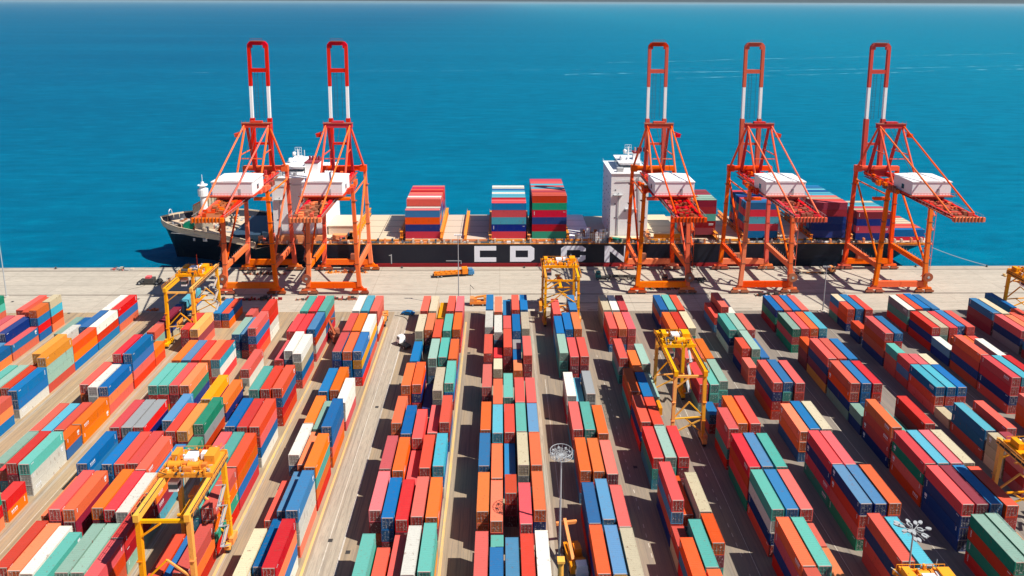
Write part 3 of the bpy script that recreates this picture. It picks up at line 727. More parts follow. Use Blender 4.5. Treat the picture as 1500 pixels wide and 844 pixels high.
# ------------------------------------------------------------------ yard gantry cranes
def yard_crane(x0, x1, y0, y1, H, label, ty=.6, lattice=True, overhang=0, mast=False, mid=None):
    root = empty('yard_gantry_crane', ((x0+x1)/2, (y0+y1)/2, 0)); cx, cy = (x0+x1)/2, (y0+y1)/2
    tag(root, label, 'yard crane', 'yellow gantry cranes over the container blocks')
    hx, hy = (x1-x0)/2, (y1-y0)/2; M = [YEL, YEO, DRK, GRY, WHT]; rr = random.Random(int(x0*10))
    for sx in (-1, 1):
        for sy in (-1, 1):
            b = MB(); b.beam((sx*hx, sy*hy, 1.6), (sx*(hx-.2), sy*(hy-.3), H-1), .75, .8, 0, w2=.85)
            for z in (6, 11): b.box(sx*hx-.48, sx*hx+.45, sy*hy-.5, sy*hy+.45, z-.08, z+.08, 1)
            b.build('leg', M, root)
            b = MB(); b.box(sx*hx-.5, sx*hx+.5, sy*hy-2.3, sy*hy+2.3, .95, 1.7, 0); b.box(sx*hx+sx*.5-.4, sx*hx+sx*.5+.4, sy*hy-1.2, sy*hy+1.0, 1.2, 2.6, 1)
            bg = b.build('bogie', M, root)
            for dy in (-1.5, 1.5):
                w = MB(); w.tube((sx*hx-.38, sy*hy+dy, .78), (sx*hx+.38, sy*hy+dy, .78), .78, n=14); w.tube((sx*hx-.4, sy*hy+dy, .78), (sx*hx+.4, sy*hy+dy, .78), .35, n=10, mi=1)
                w.build('wheel', [RUB, YEL], bg)
    for sx in (-1, 1):
        b = MB(); x = sx*(hx-.2)
        b.beam((x, -hy-.6-overhang, H-.2), (x, hy+.6, H-.2), .95, 1.35, 0)
        b.box(x-.5, x-.42, -hy, hy, H+.45, H+.62, 2); b.box(x+.4, x+.5, -hy, hy, H+.45, H+.6, 2)
        for i in range(int(2*hy/1.6)+1):
            yy = -hy+i*1.6; b.beam((x+sx*.95, yy, H-.1), (x+sx*.95, yy, H+1.1), .07, .07, 1)
        for z in (.5, 1.1): b.beam((x+sx*.95, -hy, H+z), (x+sx*.95, hy, H+z), .07, .07, 1)
        b.box(min(x+sx*.45, x+sx*1.0), max(x+sx*.45, x+sx*1.0), -hy, hy, H-.15, H-.08, 2)
        b.build('main_girder', M, root)
    for sy in (-1, 1):
        b = MB(); b.beam((-hx, sy*(hy-.3), H-1.3), (hx, sy*(hy-.3), H-1.3), .5, .55, 0)
        
        b.build('cross_beam', M, root)
        if lattice:
            for p_, q_ in (((-hx,6.4),(hx,7.0)),((-hx,6.4),(0,11)),((hx,7.0),(0,11)),((-hx,2.4),(hx,6.6)),((hx,2.4),(-hx*.2,6.6)),((-hx,H-4.5),(-hx*.1,H-1.5))):
                b = MB(); b.beam((p_[0], sy*hy, p_[1]), (q_[0], sy*hy, q_[1]), .3, .3, 0); b.build('brace', M, root)
    b = MB()   # stair and platform on one side
    for i in range(7):
        z = 2.4+i*2.2; yy = hy-2.5-(i % 2)*3.2
        b.beam((hx+.6, hy-2.5-(i%2)*3.2, z), (hx+.6, hy-2.5-((i+1)%2)*3.2, z+2.2), .7, .12, 3)
        b.beam((hx+.95, hy-2.5-(i%2)*3.2, z+1), (hx+.95, hy-2.5-((i+1)%2)*3.2, z+3.2), .06, .06, 0)
    b.build('stair', M, root)
    b = MB(); b.box(-hx-1.5, -hx-.5, -2.6, 2.6, 2.0, 2.2, 3); b.box(-hx-1.5, -hx-.6, -2.3, 1.9, 2.2, 4.3, 1)
    b.build('engine_house', M, root)
    # trolley with hoist machinery, cab hung below
    ty_ = -hy+ty*2*hy
    b = MB(); b.box(-hx-.2, hx+.2, ty_-3.4, ty_+3.4, H+.65, H+1.15, 0); b.box(-hx-.5, hx+.5, ty_-3.6, ty_-3.3, H+.5, H+1.4, 0); b.box(-hx-.5, hx+.5, ty_+3.3, ty_+3.6, H+.5, H+1.4, 0)
    for (xa, ya, rr_, ln) in ((-hx*.55, ty_-1.6, .62, 2.4), (hx*.25, ty_-1.9, .62, 2.2), (-hx*.1, ty_+1.9, .5, 1.8)):
        b.tube((xa-ln/2, ya, H+1.9), (xa+ln/2, ya, H+1.9), rr_, n=14, mi=2 if rr.random() < .5 else 0)
        b.tube((xa-ln/2-.1, ya, H+1.9), (xa-ln/2, ya, H+1.9), rr_+.18, n=14, mi=0); b.tube((xa+ln/2, ya, H+1.9), (xa+ln/2+.1, ya, H+1.9), rr_+.18, n=14, mi=0)
        b.box(xa+ln/2+.2, xa+ln/2+1.1, ya-.4, ya+.4, H+1.15, H+2.3, 1); b.box(xa-ln/2-.9, xa-ln/2-.15, ya-.5, ya+.5, H+1.15, H+2.0, 0)
    b.box(hx-2.2, hx-.3, ty_-.6, ty_+2.2, H+1.15, H+2.9, 0); b.box(-hx+.3, -hx+1.5, ty_+.4, ty_+2.8, H+1.15, H+2.5, 0); b.box(-.6, .9, ty_-3.2, ty_-2.6, H+1.15, H+2.2, 1)
    for i in range(90):
        x = rr.uniform(-hx, hx-.3); y = ty_+rr.uniform(-3.8, 3.2); w = rr.uniform(.12,.45); h = rr.uniform(.15,1.2)
        if rr.random() < .35: b.beam((x, y, H+1.2), (x+rr.uniform(-1.4,1.4), y+rr.uniform(-1.2,1.2), H+1.3+h*1.3), .1, .1, rr.choice((0,0,2,3)))
        else: b.box(x, x+w, y, y+rr.uniform(.15,.6), H+1.1, H+1.2+h, rr.choice((0,0,1,0,2,2,3,4)))
    for i in range(9):
        for yy in (ty_-3.5, ty_+3.5): b.beam((-hx+i*hx/4, yy, H+1.2), (-hx+i*hx/4, yy, H+2.2), .06, .06, 0)
    for yy in (ty_-3.5, ty_+3.5): b.beam((-hx, yy, H+2.2), (hx, yy, H+2.2), .07, .07, 0)
    tr = b.build('trolley', M, root)
    b = MB(); b.box(-1.3, .7, ty_-1.0, ty_+1.2, H+1.4, H+2.7, 0); b.box(1.2, 2.1, ty_+.6, ty_+1.8, H+1.3, H+2.5, 0); b.build('electric_cabinet', [WHT], tr)
    b = MB(); b.box(-hx+.9, -hx+2.6, ty_-3.0, ty_-1.0, H-2.9, H-.9); cb = b.build('operator_cab', CWH, tr)
    b = MB(); b.box(-hx+.87, -hx+2.63, ty_-3.05, ty_-1.6, H-2.3, H-1.4); b.build('window', GLS, cb)
    if mast:
        b = MB(); b.tube((.6, ty_+1, H+1), (.6, ty_+1, H+6.5), .16, .1, 6); b.build('antenna_mast', [CRR], tr)
    # spreader on ropes
    sz = mid or H-6
    b = MB()
    for sx in (-1,1):
        for sy in (-1,1): b.beam((sx*.9, ty_+sy*1.6, H+.6), (sx*.8, ty_+sy*2.4, sz+.5), .05, .05, 2)
    b.box(-1.1, 1.1, ty_-5.9, ty_-5.5, sz, sz+.35, 0); b.box(-1.1, 1.1, ty_+5.5, ty_+5.9, sz, sz+.35, 0); b.box(-.45, .45, ty_-5.6, ty_+5.6, sz+.05, sz+.45, 0); b.box(-.9,.9, ty_-1.4, ty_+1.4, sz+.45, sz+1.0, 1)
    b.build('spreader', M, root)
    return root
yard_crane(-104.2, -95.6, 211.5, 231.5, 19.0, 'far left yellow yard crane beside the leftmost quay crane, with a red mast', ty=.62, mast=True, mid=9)
yard_crane(15.2, 26.5, 226, 241.3, 16.8, 'yellow yard crane standing before the ship in the middle of the quay', ty=.7, mid=11)
yard_crane(42.6, 50.2, 159.5, 180.5, 18.9, 'tall yellow yard crane right of centre over the containers', ty=.72, mid=13)
yard_crane(-62.7, -53.6, 110.0, 126.2, 19.8, 'large yellow yard crane at the lower left of the yard', ty=.80, mid=14)
yard_crane(103.0, 113.6, 113.0, 131.5, 18.6, 'yellow yard crane cut by the right edge of the photo, lower right', ty=.72, overhang=0, mid=13)
yard_crane(175.2, 185.0, 213.0, 231.0, 16.4, 'upper right yellow yard crane at the right edge near the quay', ty=.8, mid=12)
yard_crane(62.0, 69.6, 80.0, 95.2, 18.8, 'orange-yellow yard crane at the bottom edge, its top platform just showing', ty=.84, mid=12)
# ------------------------------------------------------------------ the ship
ship = empty('container_ship', (0, 300, 0))
tag(ship, 'long navy blue container ship with white towers moored along the quay', 'container ship')
def SB(b, name, mats, parent=None, **kw):
    """build a ship part given in world coordinates"""
    for i, v in enumerate(b.v): b.v[i] = (v[0], v[1]-300, v[2])
    return b.build(name, mats, parent or ship, **kw)
CY = 300.6
# stations: x, half breadth deck, half breadth waterline, deck z
ST = [(-146.5,.4,.05,15.2,-140.5),(-143.5,5.2,.06,15.0,-139.5),(-140,8.6,.1,14.8,-137.2),(-134,12.6,1.2,14.4,-132.5),(-126,15.8,3.6,14.0,-125.5),(-116,17.8,7.6,13.2,-116),(-106,18.9,11.6,11.6,-106),(-100,19.3,13.6,9.9,-100),
      (-90,19.5,16.2,9.3,-90),(-76,19.5,18.9,9.3,-76),(-60,19.5,19.5,9.3,-60),(60,19.5,19.5,9.3,60),(110,19.5,19.5,9.3,110),(140,19.4,17.6,9.3,140),(160,18.8,13.0,9.3,158),(174,17.6,8.0,9.3,168),(180.5,16.6,5.0,9.3,171)]
b = MB(); vs = []; fs = []; ms = []
lv = (-7, -3.2, 1.15, 1.2, 4, 8.6)
for (x, hd, hw_, dz, xw) in ST:
    row = []
    for side in (-1, 1):
        for z in lv + (dz,):
            t = max(0, min(1, (z+3)/(dz+3))); tt = t**1.25
            hb = hw_+(hd-hw_)*tt; xx = xw+(x-xw)*(t**1.0)
            if z <= -3: hb = hw_; xx = xw
            row.append((xx, CY+side*hb, min(z, dz)))
    vs.append(row)
nl = len(lv)+1; b = MB(); flat = [p for r_ in vs for p in r_]; NS = 2*nl
F = []; MI = []
for i in range(len(vs)-1):
    for sd in (0, 1):
        for k in range(nl-1):
            a0 = i*NS+sd*nl+k; a1 = a0+1; b0 = a0+NS; b1 = b0+1
            F.append((a0, b0, b1, a1) if sd == 0 else (a0, a1, b1, b0)); MI.append(1 if k <= 1 and -62 < ST[i][0] < 100 else 0)
k_ = 0
F.append(tuple(range(nl)) + tuple(range(2*nl-1, nl-1, -1))); MI.append(0)
e0 = (len(vs)-1)*NS; F.append(tuple(e0+q for q in range(nl-1,-1,-1)) + tuple(e0+q for q in range(nl, 2*nl))); MI.append(0)
b.v = flat; b.f = F; b.m = MI
hull = SB(b, 'hull', [NAV, BOOT])
for p in hull.data.polygons: p.use_smooth = False
b = MB(); top = [(x, CY-hd+.05, dz-.02) for (x,hd,_,dz,_) in ST]; bot = [(x, CY+hd-.05, dz-.02) for (x,hd,_,dz,_) in ST]
n = len(ST); b.v = top+bot; b.f = [(i, i+1, n+i+1, n+i) for i in range(n-1)]; b.m = [0]*(n-1)
for i in range(len(b.v)):
    x, y, z = b.v[i]
    if x < -98: b.v[i] = (x, y, z-2.6)
SB(b, 'deck', [CRM, DKB])
# bulwark at the bow with cream inside and a pale cap line
b = MB(); ring = [(x, CY-hd, dz) for (x,hd,_,dz,_) in ST if x <= -100][::-1] + [(x, CY+hd, dz) for (x,hd,_,dz,_) in ST if x <= -100]
for (p, q) in zip(ring, ring[1:]):
    b.beam((p[0],p[1],p[2]+.12), (q[0],q[1],q[2]+.12), .35, .25, 0)
    for t in (0, .5):
        px, py, pz = [p[i]+(q[i]-p[i])*t for i in range(3)]
        b.beam((px, py, pz), (px+.3 if py>CY else px+.3, py+(.9 if py<CY else -.9), pz-2.6), .22, .22, 0)
SB(b, 'bulwark', [CRM])
b = MB(); pr = [(x, CY-hd+.22, dz) for (x,hd,_,dz,_) in ST if x <= -100]; pr2 = [(x, CY+hd-.22, dz) for (x,hd,_,dz,_) in ST if x <= -100]
for L_ in (pr, pr2):
    for (p, q) in zip(L_, L_[1:]): b.add([(p[0],p[1],p[2]-2.7),(q[0],q[1],q[2]-2.7),(q[0],q[1],q[2]),(p[0],p[1],p[2])], [(0,1,2,3)], 0)
SB(b, 'bulwark_lining', [CRM])
b = MB()
b.path([(-136, CY-14.4, 12.6), (-128, CY-15.6, 12.3), (-119, CY-16.6, 11.9), (-110, CY-17.8, 11.1)], .10, 5, 0)
SB(b, 'rubbing_line', [GRY])
# breakwater: tall cream plates with orange tops
def plate(b, p, q, z0, h0, h1, t=.5):
    b.add([(p[0],p[1]-t/2,z0),(q[0],q[1]-t/2,z0),(q[0],q[1]-t/2,z0+h1),(p[0],p[1]-t/2,z0+h0),(p[0],p[1]+t/2,z0),(q[0],q[1]+t/2,z0),(q[0],q[1]+t/2,z0+h1),(p[0],p[1]+t/2,z0+h0)],
          [(0,1,2,3),(7,6,5,4),(0,4,5,1),(1,5,6,2),(3,7,4,0)], 0); b.add([(p[0],p[1]-t/2-.1,z0+h0),(q[0],q[1]-t/2-.1,z0+h1),(q[0],q[1]+t/2+.1,z0+h1),(p[0],p[1]+t/2+.1,z0+h0),
          (p[0],p[1]-t/2-.1,z0+h0+.5),(q[0],q[1]-t/2-.1,z0+h1+.5),(q[0],q[1]+t/2+.1,z0+h1+.5),(p[0],p[1]+t/2+.1,z0+h0+.5)],[(0,1,2,3),(7,6,5,4),(0,4,5,1),(1,5,6,2),(2,6,7,3),(3,7,4,0)],1)
b = MB(); plate(b, (-136.0, CY+8.3), (-124.5, CY+8.8), 11.6, 6.0, 12.2); 
for i in range(9): t = i/8; b.beam((-136+11.5*t, CY+7.9+.5*t, 11.6), (-136+11.5*t, CY+7.9+.5*t, 17.4+6.1*t), .25, .25, 0)
SB(b, 'breakwater', [CRM, CRO])
b = MB(); plate(b, (-132.5, CY-5.5), (-122.5, CY-4.5), 11.2, 1.6, 4.6); SB(b, 'breakwater', [CRM, CRO])
# forecastle machinery
rr = random.Random(5)
for i in range(90):
    b = MB()
    x = rr.uniform(-140, -104); hwid = 5+(x+139)*.36
    y = CY+rr.uniform(-1, 1)*min(hwid, 15.5); z = 12.2 if x < -130 else 11.5 if x < -118 else 10.2 if x < -110 else 8.9
    k = rr.choice((0,1,2,3)); q = rr.random()
    if q < .35: b.tube((x, y, z-.3), (x, y, z+rr.uniform(.6, 1.8)), rr.uniform(.25,.6), n=8, mi=k); nm = 'bollard'
    elif q < .6: b.tube((x, y, z+.7), (x+rr.uniform(.8,2), y, z+.7), .65, n=10, mi=k); b.box(x, x+.2, y-.5, y+.5, z-.3, z+.9, k); nm = 'winch'
    else: b.box(x, x+rr.uniform(.5,2), y, y+rr.uniform(.5,1.6), z-.3, z+rr.uniform(.4,1.6), k); nm = 'deck_locker'
    SB(b, nm, [DRK, GRY, CRM, CRD])
b = MB(); b.tube((-131.5, CY-8.2, 13.5), (-131.5, CY-6.2, 13.5), 1.9, n=18); b.tube((-131.5,CY-8.5,13.5),(-131.5,CY-8.2,13.5),2.1,n=18); SB(b, 'mooring_winch', [CM['G']])
b = MB(); b.tube((-130.2, CY+6, 13), (-130.2, CY+6, 23), 1.5, 1.35, 16); b.tube((-130.2, CY+6, 23), (-130.2, CY+6, 26), 2.1, 2.2, 16); b.tube((-130.2, CY+6, 26), (-130.2, CY+6, 27.6), 1.4, 1.2, 14)
b.tube((-130.2, CY+6, 27.6), (-130.2, CY+6, 27.9), 2.1, 2.1, 14); b.tube((-130.2, CY+6, 27.9), (-130.2, CY+6, 29.2), .8, .6, 10); b.tube((-130.2, CY+6, 29), (-130.2, CY+6, 32.5), .12, n=6)
SB(b, 'foremast', [WHT])
b = MB(); 
for i in range(10):
    t0, t1 = math.pi*i/10, math.pi*(i+1)/10
    b.tube((-144.6, CY+4.5-1.6*math.cos(t0), 15+2.2*math.sin(t0)), (-144.6, CY+4.5-1.6*math.cos(t1), 15+2.2*math.sin(t1)), .16, n=6)
SB(b, 'bow_hoop', [WHT])
# bow marks
b = MB()
for x, w, h in ((-126.6,.9,1.2),(-122.3,.8,1.3),(-121.2,.8,1.3)):
    b.box(x, x+w, CY-15.9+(x+126)*-.16-.05, CY-15.9+(x+126)*-.16, 9.6, 9.6+h)
SB(b, 'hull_mark', [GRY])
# hatch covers
hat = [(-57.5,-46.8,0),(-46,-39.5,0),(-23.5,-12.6,0),(-11.6,-4.4,1),(30.3,44.5,2),(63.5,75.5,3),(92.5,100.5,3),(117,128.5,3),(178,180,3)]
for (x0, x1, kk) in ((-74,-60,0),(-58.8,-41.5,0),(-23.6,-4.6,0),(28.9,38.0,1),(62.8,76.0,0),(91.0,101.0,0),(116.5,129.2,0),(163.5,178.8,2),(-38.9,-24.8,0),(-3.4,10.8,0),(13.2,27.5,0)):
    b = MB(); za = 9.3; zb = 10.8 if kk != 2 else 8.9
    b.box(x0, x1, 283.2, 317.6, za-1.5, zb, 0)
    b.box(x0, x1, 282.9, 283.2, zb-.9, zb-.05, 1)
    for i in range(3): yy = 283.2+(i+1)*8.6; b.box(x0+.05, x1-.05, yy-.06, yy+.06, zb, zb+.05, 2)
    if (x1-x0) > 14: b.box((x0+x1)/2-.08, (x0+x1)/2+.08, 283.3, 317.5, zb, zb+.05, 2)
    SB(b, 'hatch_cover', [CRM, YEO, DRK, WHT] if kk == 0 else [WHT, YEO, DRK, WHT] if kk == 1 else [CRM, YEO, DRK, WHT])
# lashing bridges (yellow) between the hatches
for x in (-59.6,-40.6,-24.1,-14.3,-4.0,12.0,28.2,61.9,90.4,101.2,116.0,129.5,146.3,163.0):
    b = MB(); hgt = 4.6 if x in (-24.1,-59.6,-40.6) else 3.2
    for i in range(12):
        y = 283.2+i*3.1; b.beam((x-.35, y, 9.3), (x-.35, y, 9.3+hgt), .22, .22, 0); b.beam((x+.35, y, 9.3), (x+.35, y, 9.3+hgt), .22, .22, 0)
        if i < 11: b.beam((x-.35, y, 9.3+hgt*.45), (x-.35, y+3.1, 9.3+hgt), .12, .12, 0)
    b.box(x-.6, x+.6, 282.8, 318, 9.3+hgt, 9.42+hgt, 0); b.box(x-.6, x+.6, 282.8, 318, 9.3+hgt*.45, 9.4+hgt*.45, 0)
    b.beam((x-.6, 282.8, 10.3+hgt), (x-.6, 318, 10.3+hgt), .08, .08, 0)
    SB(b, 'lashing_bridge', [YEO])
# side coaming posts, pipes, railing along the deck edge
b = MB(); rr = random.Random(9)
x = -98
while x < 178:
    b.box(x, x+.7, 281.5, 282.6, 9.3, rr.choice((10.6,11.0,11.4)), rr.choice((0,0,1,2,3))); 
    if rr.random() < .5: b.box(x+1.3, x+2.9, 281.7, 282.5, 9.3, 9.9+rr.random()*.5, rr.choice((2,3,4,5)))
    x += rr.uniform(2.6, 4.4)
SB(b, 'deck_fittings', [CRM, CRM, YEO, DKB, GRY, WHT])
b = MB(); b.box(-99, 179.5, 281.12, 281.34, 9.25, 9.5, 0); SB(b, 'sheer_strake', [YEO])
b = MB(); x = -98
while x < 179: b.beam((x, 281.3, 9.5), (x, 281.3, 10.5), .06, .06); x += 2.0
for z in (9.95, 10.5): b.beam((-98, 281.3, z), (179, 281.3, z), .05, .05)
SB(b, 'deck_railing', [GRY])
# hull lettering  C D C N
def letter(polys, x, w, z0, z1, name='hull_lettering'):
    b = MB(); Y = 281.1
    for poly in polys:
        P_ = [(x+px*w, z0+pz*(z1-z0)) for px, pz in poly]; b.yprism(P_, Y-.09, Y-.03, 0)
    return SB(b, name, [paint_letter])
paint_letter = paint('letter_paint', (.80,.80,.84), rust=.12, vary=.02)
Cc = [[(0,0),(1,0),(1,.28),(.25,.28),(.25,.72),(1,.72),(1,1),(0,1)]]
Dd = [[(0,0),(.85,0),(1,.15),(1,.85),(.85,1),(0,1),(0,.72),(.74,.72),(.74,.28),(0,.28)],[(0,.28),(.23,.28),(.23,.72),(0,.72)]]
C2 = [[(.15,0),(.85,0),(1,.15),(1,.40),(.78,.40),(.78,.26),(.24,.26),(.24,.74),(.78,.74),(.78,.66),(1,.66),(1,.85),(.85,1),(.15,1),(0,.85),(0,.15)]]
Nn = [[(0,0),(.21,0),(.21,.68),(.78,0),(1,0),(1,1),(.79,1),(.79,.32),(.22,1),(0,1)]]
letter(Cc, -10.5, 9.0, 1.7, 8.5); letter(Dd, 4.2, 10.0, 1.7, 8.5); letter(C2, 25.2, 10.2, 1.7, 8.5); letter(Nn, 43.2, 10.2, 1.4, 8.5)
# accommodation towers
def tower(x0, x1, y0, y1, z1, mxo, funnel):
    b = MB(); b.box(x0, x1, y0, y1, 9.3, z1, 0)
    for z in range(13, int(z1), 4): b.box(x0-.03, x1+.03, y0-.03, y1+.03, z, z+.05, 0)
    t = SB(b, 'accommodation_tower', [WHT, GRY])
    b = MB(); rr = random.Random(int(x0))
    for z in range(12, int(z1)-2, 3):
        for i in range(5):
            if rr.random() < .55: y = y0+2+i*(y1-y0-4)/4; b.box(x0-.09, x0-.02, y, y+.45, z, z+.6)
        for i in range(4):
            if rr.random() < .35: x = x0+1.6+i*(x1-x0-3)/3; b.box(x, x+.5, y0-.09, y0-.02, z, z+.5)
    SB(b, 'window', [GLS], t)
    b = MB(); b.beam((x1-3, y0-.3, 9.5), (x1-4.5, y0-.3, z1-1), .35, .2); b.beam((x0+2, y0-.3, z1-3), (x1-2, y0-.3, z1-2.6), .2, .2); b.tube((x0+3.2, y0-.3, 10), (x0+3.2, y0-.3, z1-8), .18, n=6); b.box(x0+1,x0+5,y0-1.4,y0,z1-9,z1-8.8); b.box(x0+6,x0+11,y0-1.4,y0,z1-15,z1-14.8)
    SB(b, 'wall_pipes', [GRY], t)
    b = MB(); b.box(x0-.3, x1+.3, y0-.4, y1+.4, z1, z1+.25, 0)
    for (xa, ya, xb, yb) in ((x0-.3,y0-.4,x1+.3,y0-.4),(x0-.3,y0-.4,x0-.3,y1+.4),(x1+.3,y0-.4,x1+.3,y1+.4)): b.beam((xa,ya,z1+1.2),(xb,yb,z1+1.2),.1,.1,0)
    mx = (x0+x1)/2+mxo
    b.box(mx-4.5, mx+4.0, y0+6, y1-2.5, z1+.2, z1+3.2, 0); b.box(mx-4.52, mx+4.02, y0+5.96, y1-2.46, z1+1.3, z1+2.3, 1); b.box(mx-5, mx+4.6, y0+5.6, y1-2, z1+3.2, z1+3.45, 0)
    b.box(mx-6.2,mx-3.6,y0+1.5,y0+4,z1+.2,z1+2.0,2); b.box(mx+1,mx+2.2,y0+2,y0+3.4,z1+.2,z1+1.8,2)
    SB(b, 'bridge', [WHT, GLS, GRY], t)
    b = MB(); my = (y0+y1)/2
    b.beam((mx, my, z1+3.4), (mx, my, z1+9.2), .9, .9, 0, w2=.35); b.box(mx-2.2, mx+2.2, my-.3, my+.3, z1+6.2, z1+6.5); b.ball((mx-1.6, my, z1+7.3), .8); b.ball((mx-3, my-1, z1+4.6), 1.1)
    b.beam((mx+2.8, my, z1+3.4), (mx+2.8, my, z1+8.8), .25, .25)
    for i in range(4): b.beam((mx-1.4+i*.9, my+1, z1+6.5), (mx-1.4+i*.9, my+1, z1+9.8), .12, .12)
    for z in (7.4,8.6,9.8): b.beam((mx-1.4, my+1, z1+z), (mx+1.3, my+1, z1+z), .12, .12)
    SB(b, 'radar_mast', [WHT], t)
    if funnel:
        fx0, fx1, fy0, fy1, fz = funnel
        b = MB(); b.box(fx0, fx1, fy0, fy1, 9.3, fz, 0); b.box(fx0-.1, fx1+.1, fy0-.1, fy1+.1, fz, fz+.5, 1)
        for i in range(4): b.tube((fx0+1+i*1.3, (fy0+fy1)/2, fz+.4), (fx0+1+i*1.3, (fy0+fy1)/2, fz+2.2), .45, n=8, mi=1)
        SB(b, 'funnel', [WHT, CM['M']])
    return t
tower(-93.5, -72.5, 286.0, 314.0, 36.0, -3.0, (-81.5, -76.0, 293, 303, 40.5))
tower(46.3, 62.0, 288.5, 312.0, 37.2, 1.0, (57.2, 60.2, 300, 303.5, 43.5))
b = MB()   # low deckhouses, pipes and stores forward of the right tower and beside the left tower
rr = random.Random(21)
for i in range(44):
    x = rr.uniform(31, 44.5); y = rr.uniform(282.8, 288); b.box(x, x+rr.uniform(.3,1.6), y, y+rr.uniform(.3,1.4), 9.3, 10.2+rr.random()*4.2, rr.choice((0,0,1,2,3)))
for i in range(16): x = 31+i*.86; b.beam((x, 283, 9.3), (x, 283, 13.4), .14, .14, 0)
for z in (11, 12.2, 13.4): b.beam((31, 283, z), (45, 283, z), .12, .12, 2)
SB(b, 'store_deckhouse', [WHT, CRM, CRD, GRY])
b = MB(); b.box(-71.8,-60.6,289,304,9.3,14.5,0); b.box(-72,-60.3,288.7,304.3,14.5,14.8,0); b.box(-69,-63,283.4,286,9.3,12.4,2)
for i in range(30):
    x = rr.uniform(-100,-91); y = rr.uniform(283, 300); b.box(x, x+rr.uniform(.6,2.6), y, y+rr.uniform(.6,2), 9.3, 10+rr.random()*2.8, rr.choice((1,2,3,4)))
for i in range(10): x = rr.uniform(-66,-60); b.box(x, x+1.2, 283, 284.5, 9.3, 11+rr.random()*3, rr.choice((1,2,4)))
b.box(-99,-94,287,312,9.3,12.5,4); b.box(-90,-72,283,286.5,9.3,12.3,2)
b.box(-112,-100,286.5,314,7.0,11.6,4)
SB(b, 'deckhouse', [CRM, CRO, YEO, GRY, DKB])
b = MB(); b.box(45,62,283.2,287.6,9.3,10.6,0); b.box(64,75,283.4,284.6,10.8,12.6,1)
for i in range(18): x = rr.uniform(44,62); b.box(x, x+1.4, 282.8, 284, 9.4, 10.4+rr.random(), rr.choice((1,2,3)))
SB(b, 'deck_stores', [CRM, YEO, CM['G'], CRO])
b = MB()
for (x0_,x1_,z0_,z1_) in ((-73.5,-70.2,1.8,2.1),(-22.2,-15.8,2.0,2.3),(-16.1,-15.8,.7,2.2),(-44.8,-44.4,.9,5.0),(-45.6,-44.8,4.4,4.7),(142.0,142.3,4.4,6.6),(143,143.3,3.7,6.0)): b.box(x0_,x1_,281.0-.05,281.04,z0_,z1_)
SB(b, 'draught_mark', [GRY])
# poop and stern
b = MB(); b.box(163, 179.6, 283.5, 318, 7.6, 8.9, 0); SB(b, 'stern_deck', [CRM])
HAZE = 0.00002
# ------------------------------------------------------------------ mooring rope
b = MB(); p0 = Vector((177.5, 287, 8.0)); p1 = Vector((201.7, QY-.9, .7)); pts = []
for i in range(13):
    t = i/12; p = p0.lerp(p1, t); p.z -= 1.6*4*t*(1-t)*.5; pts.append(p)
b.path(pts, .13, 6)
o = b.build('mooring_rope', GRY); tag(o, 'pale mooring rope running from the ship stern down to the quay', 'rope')
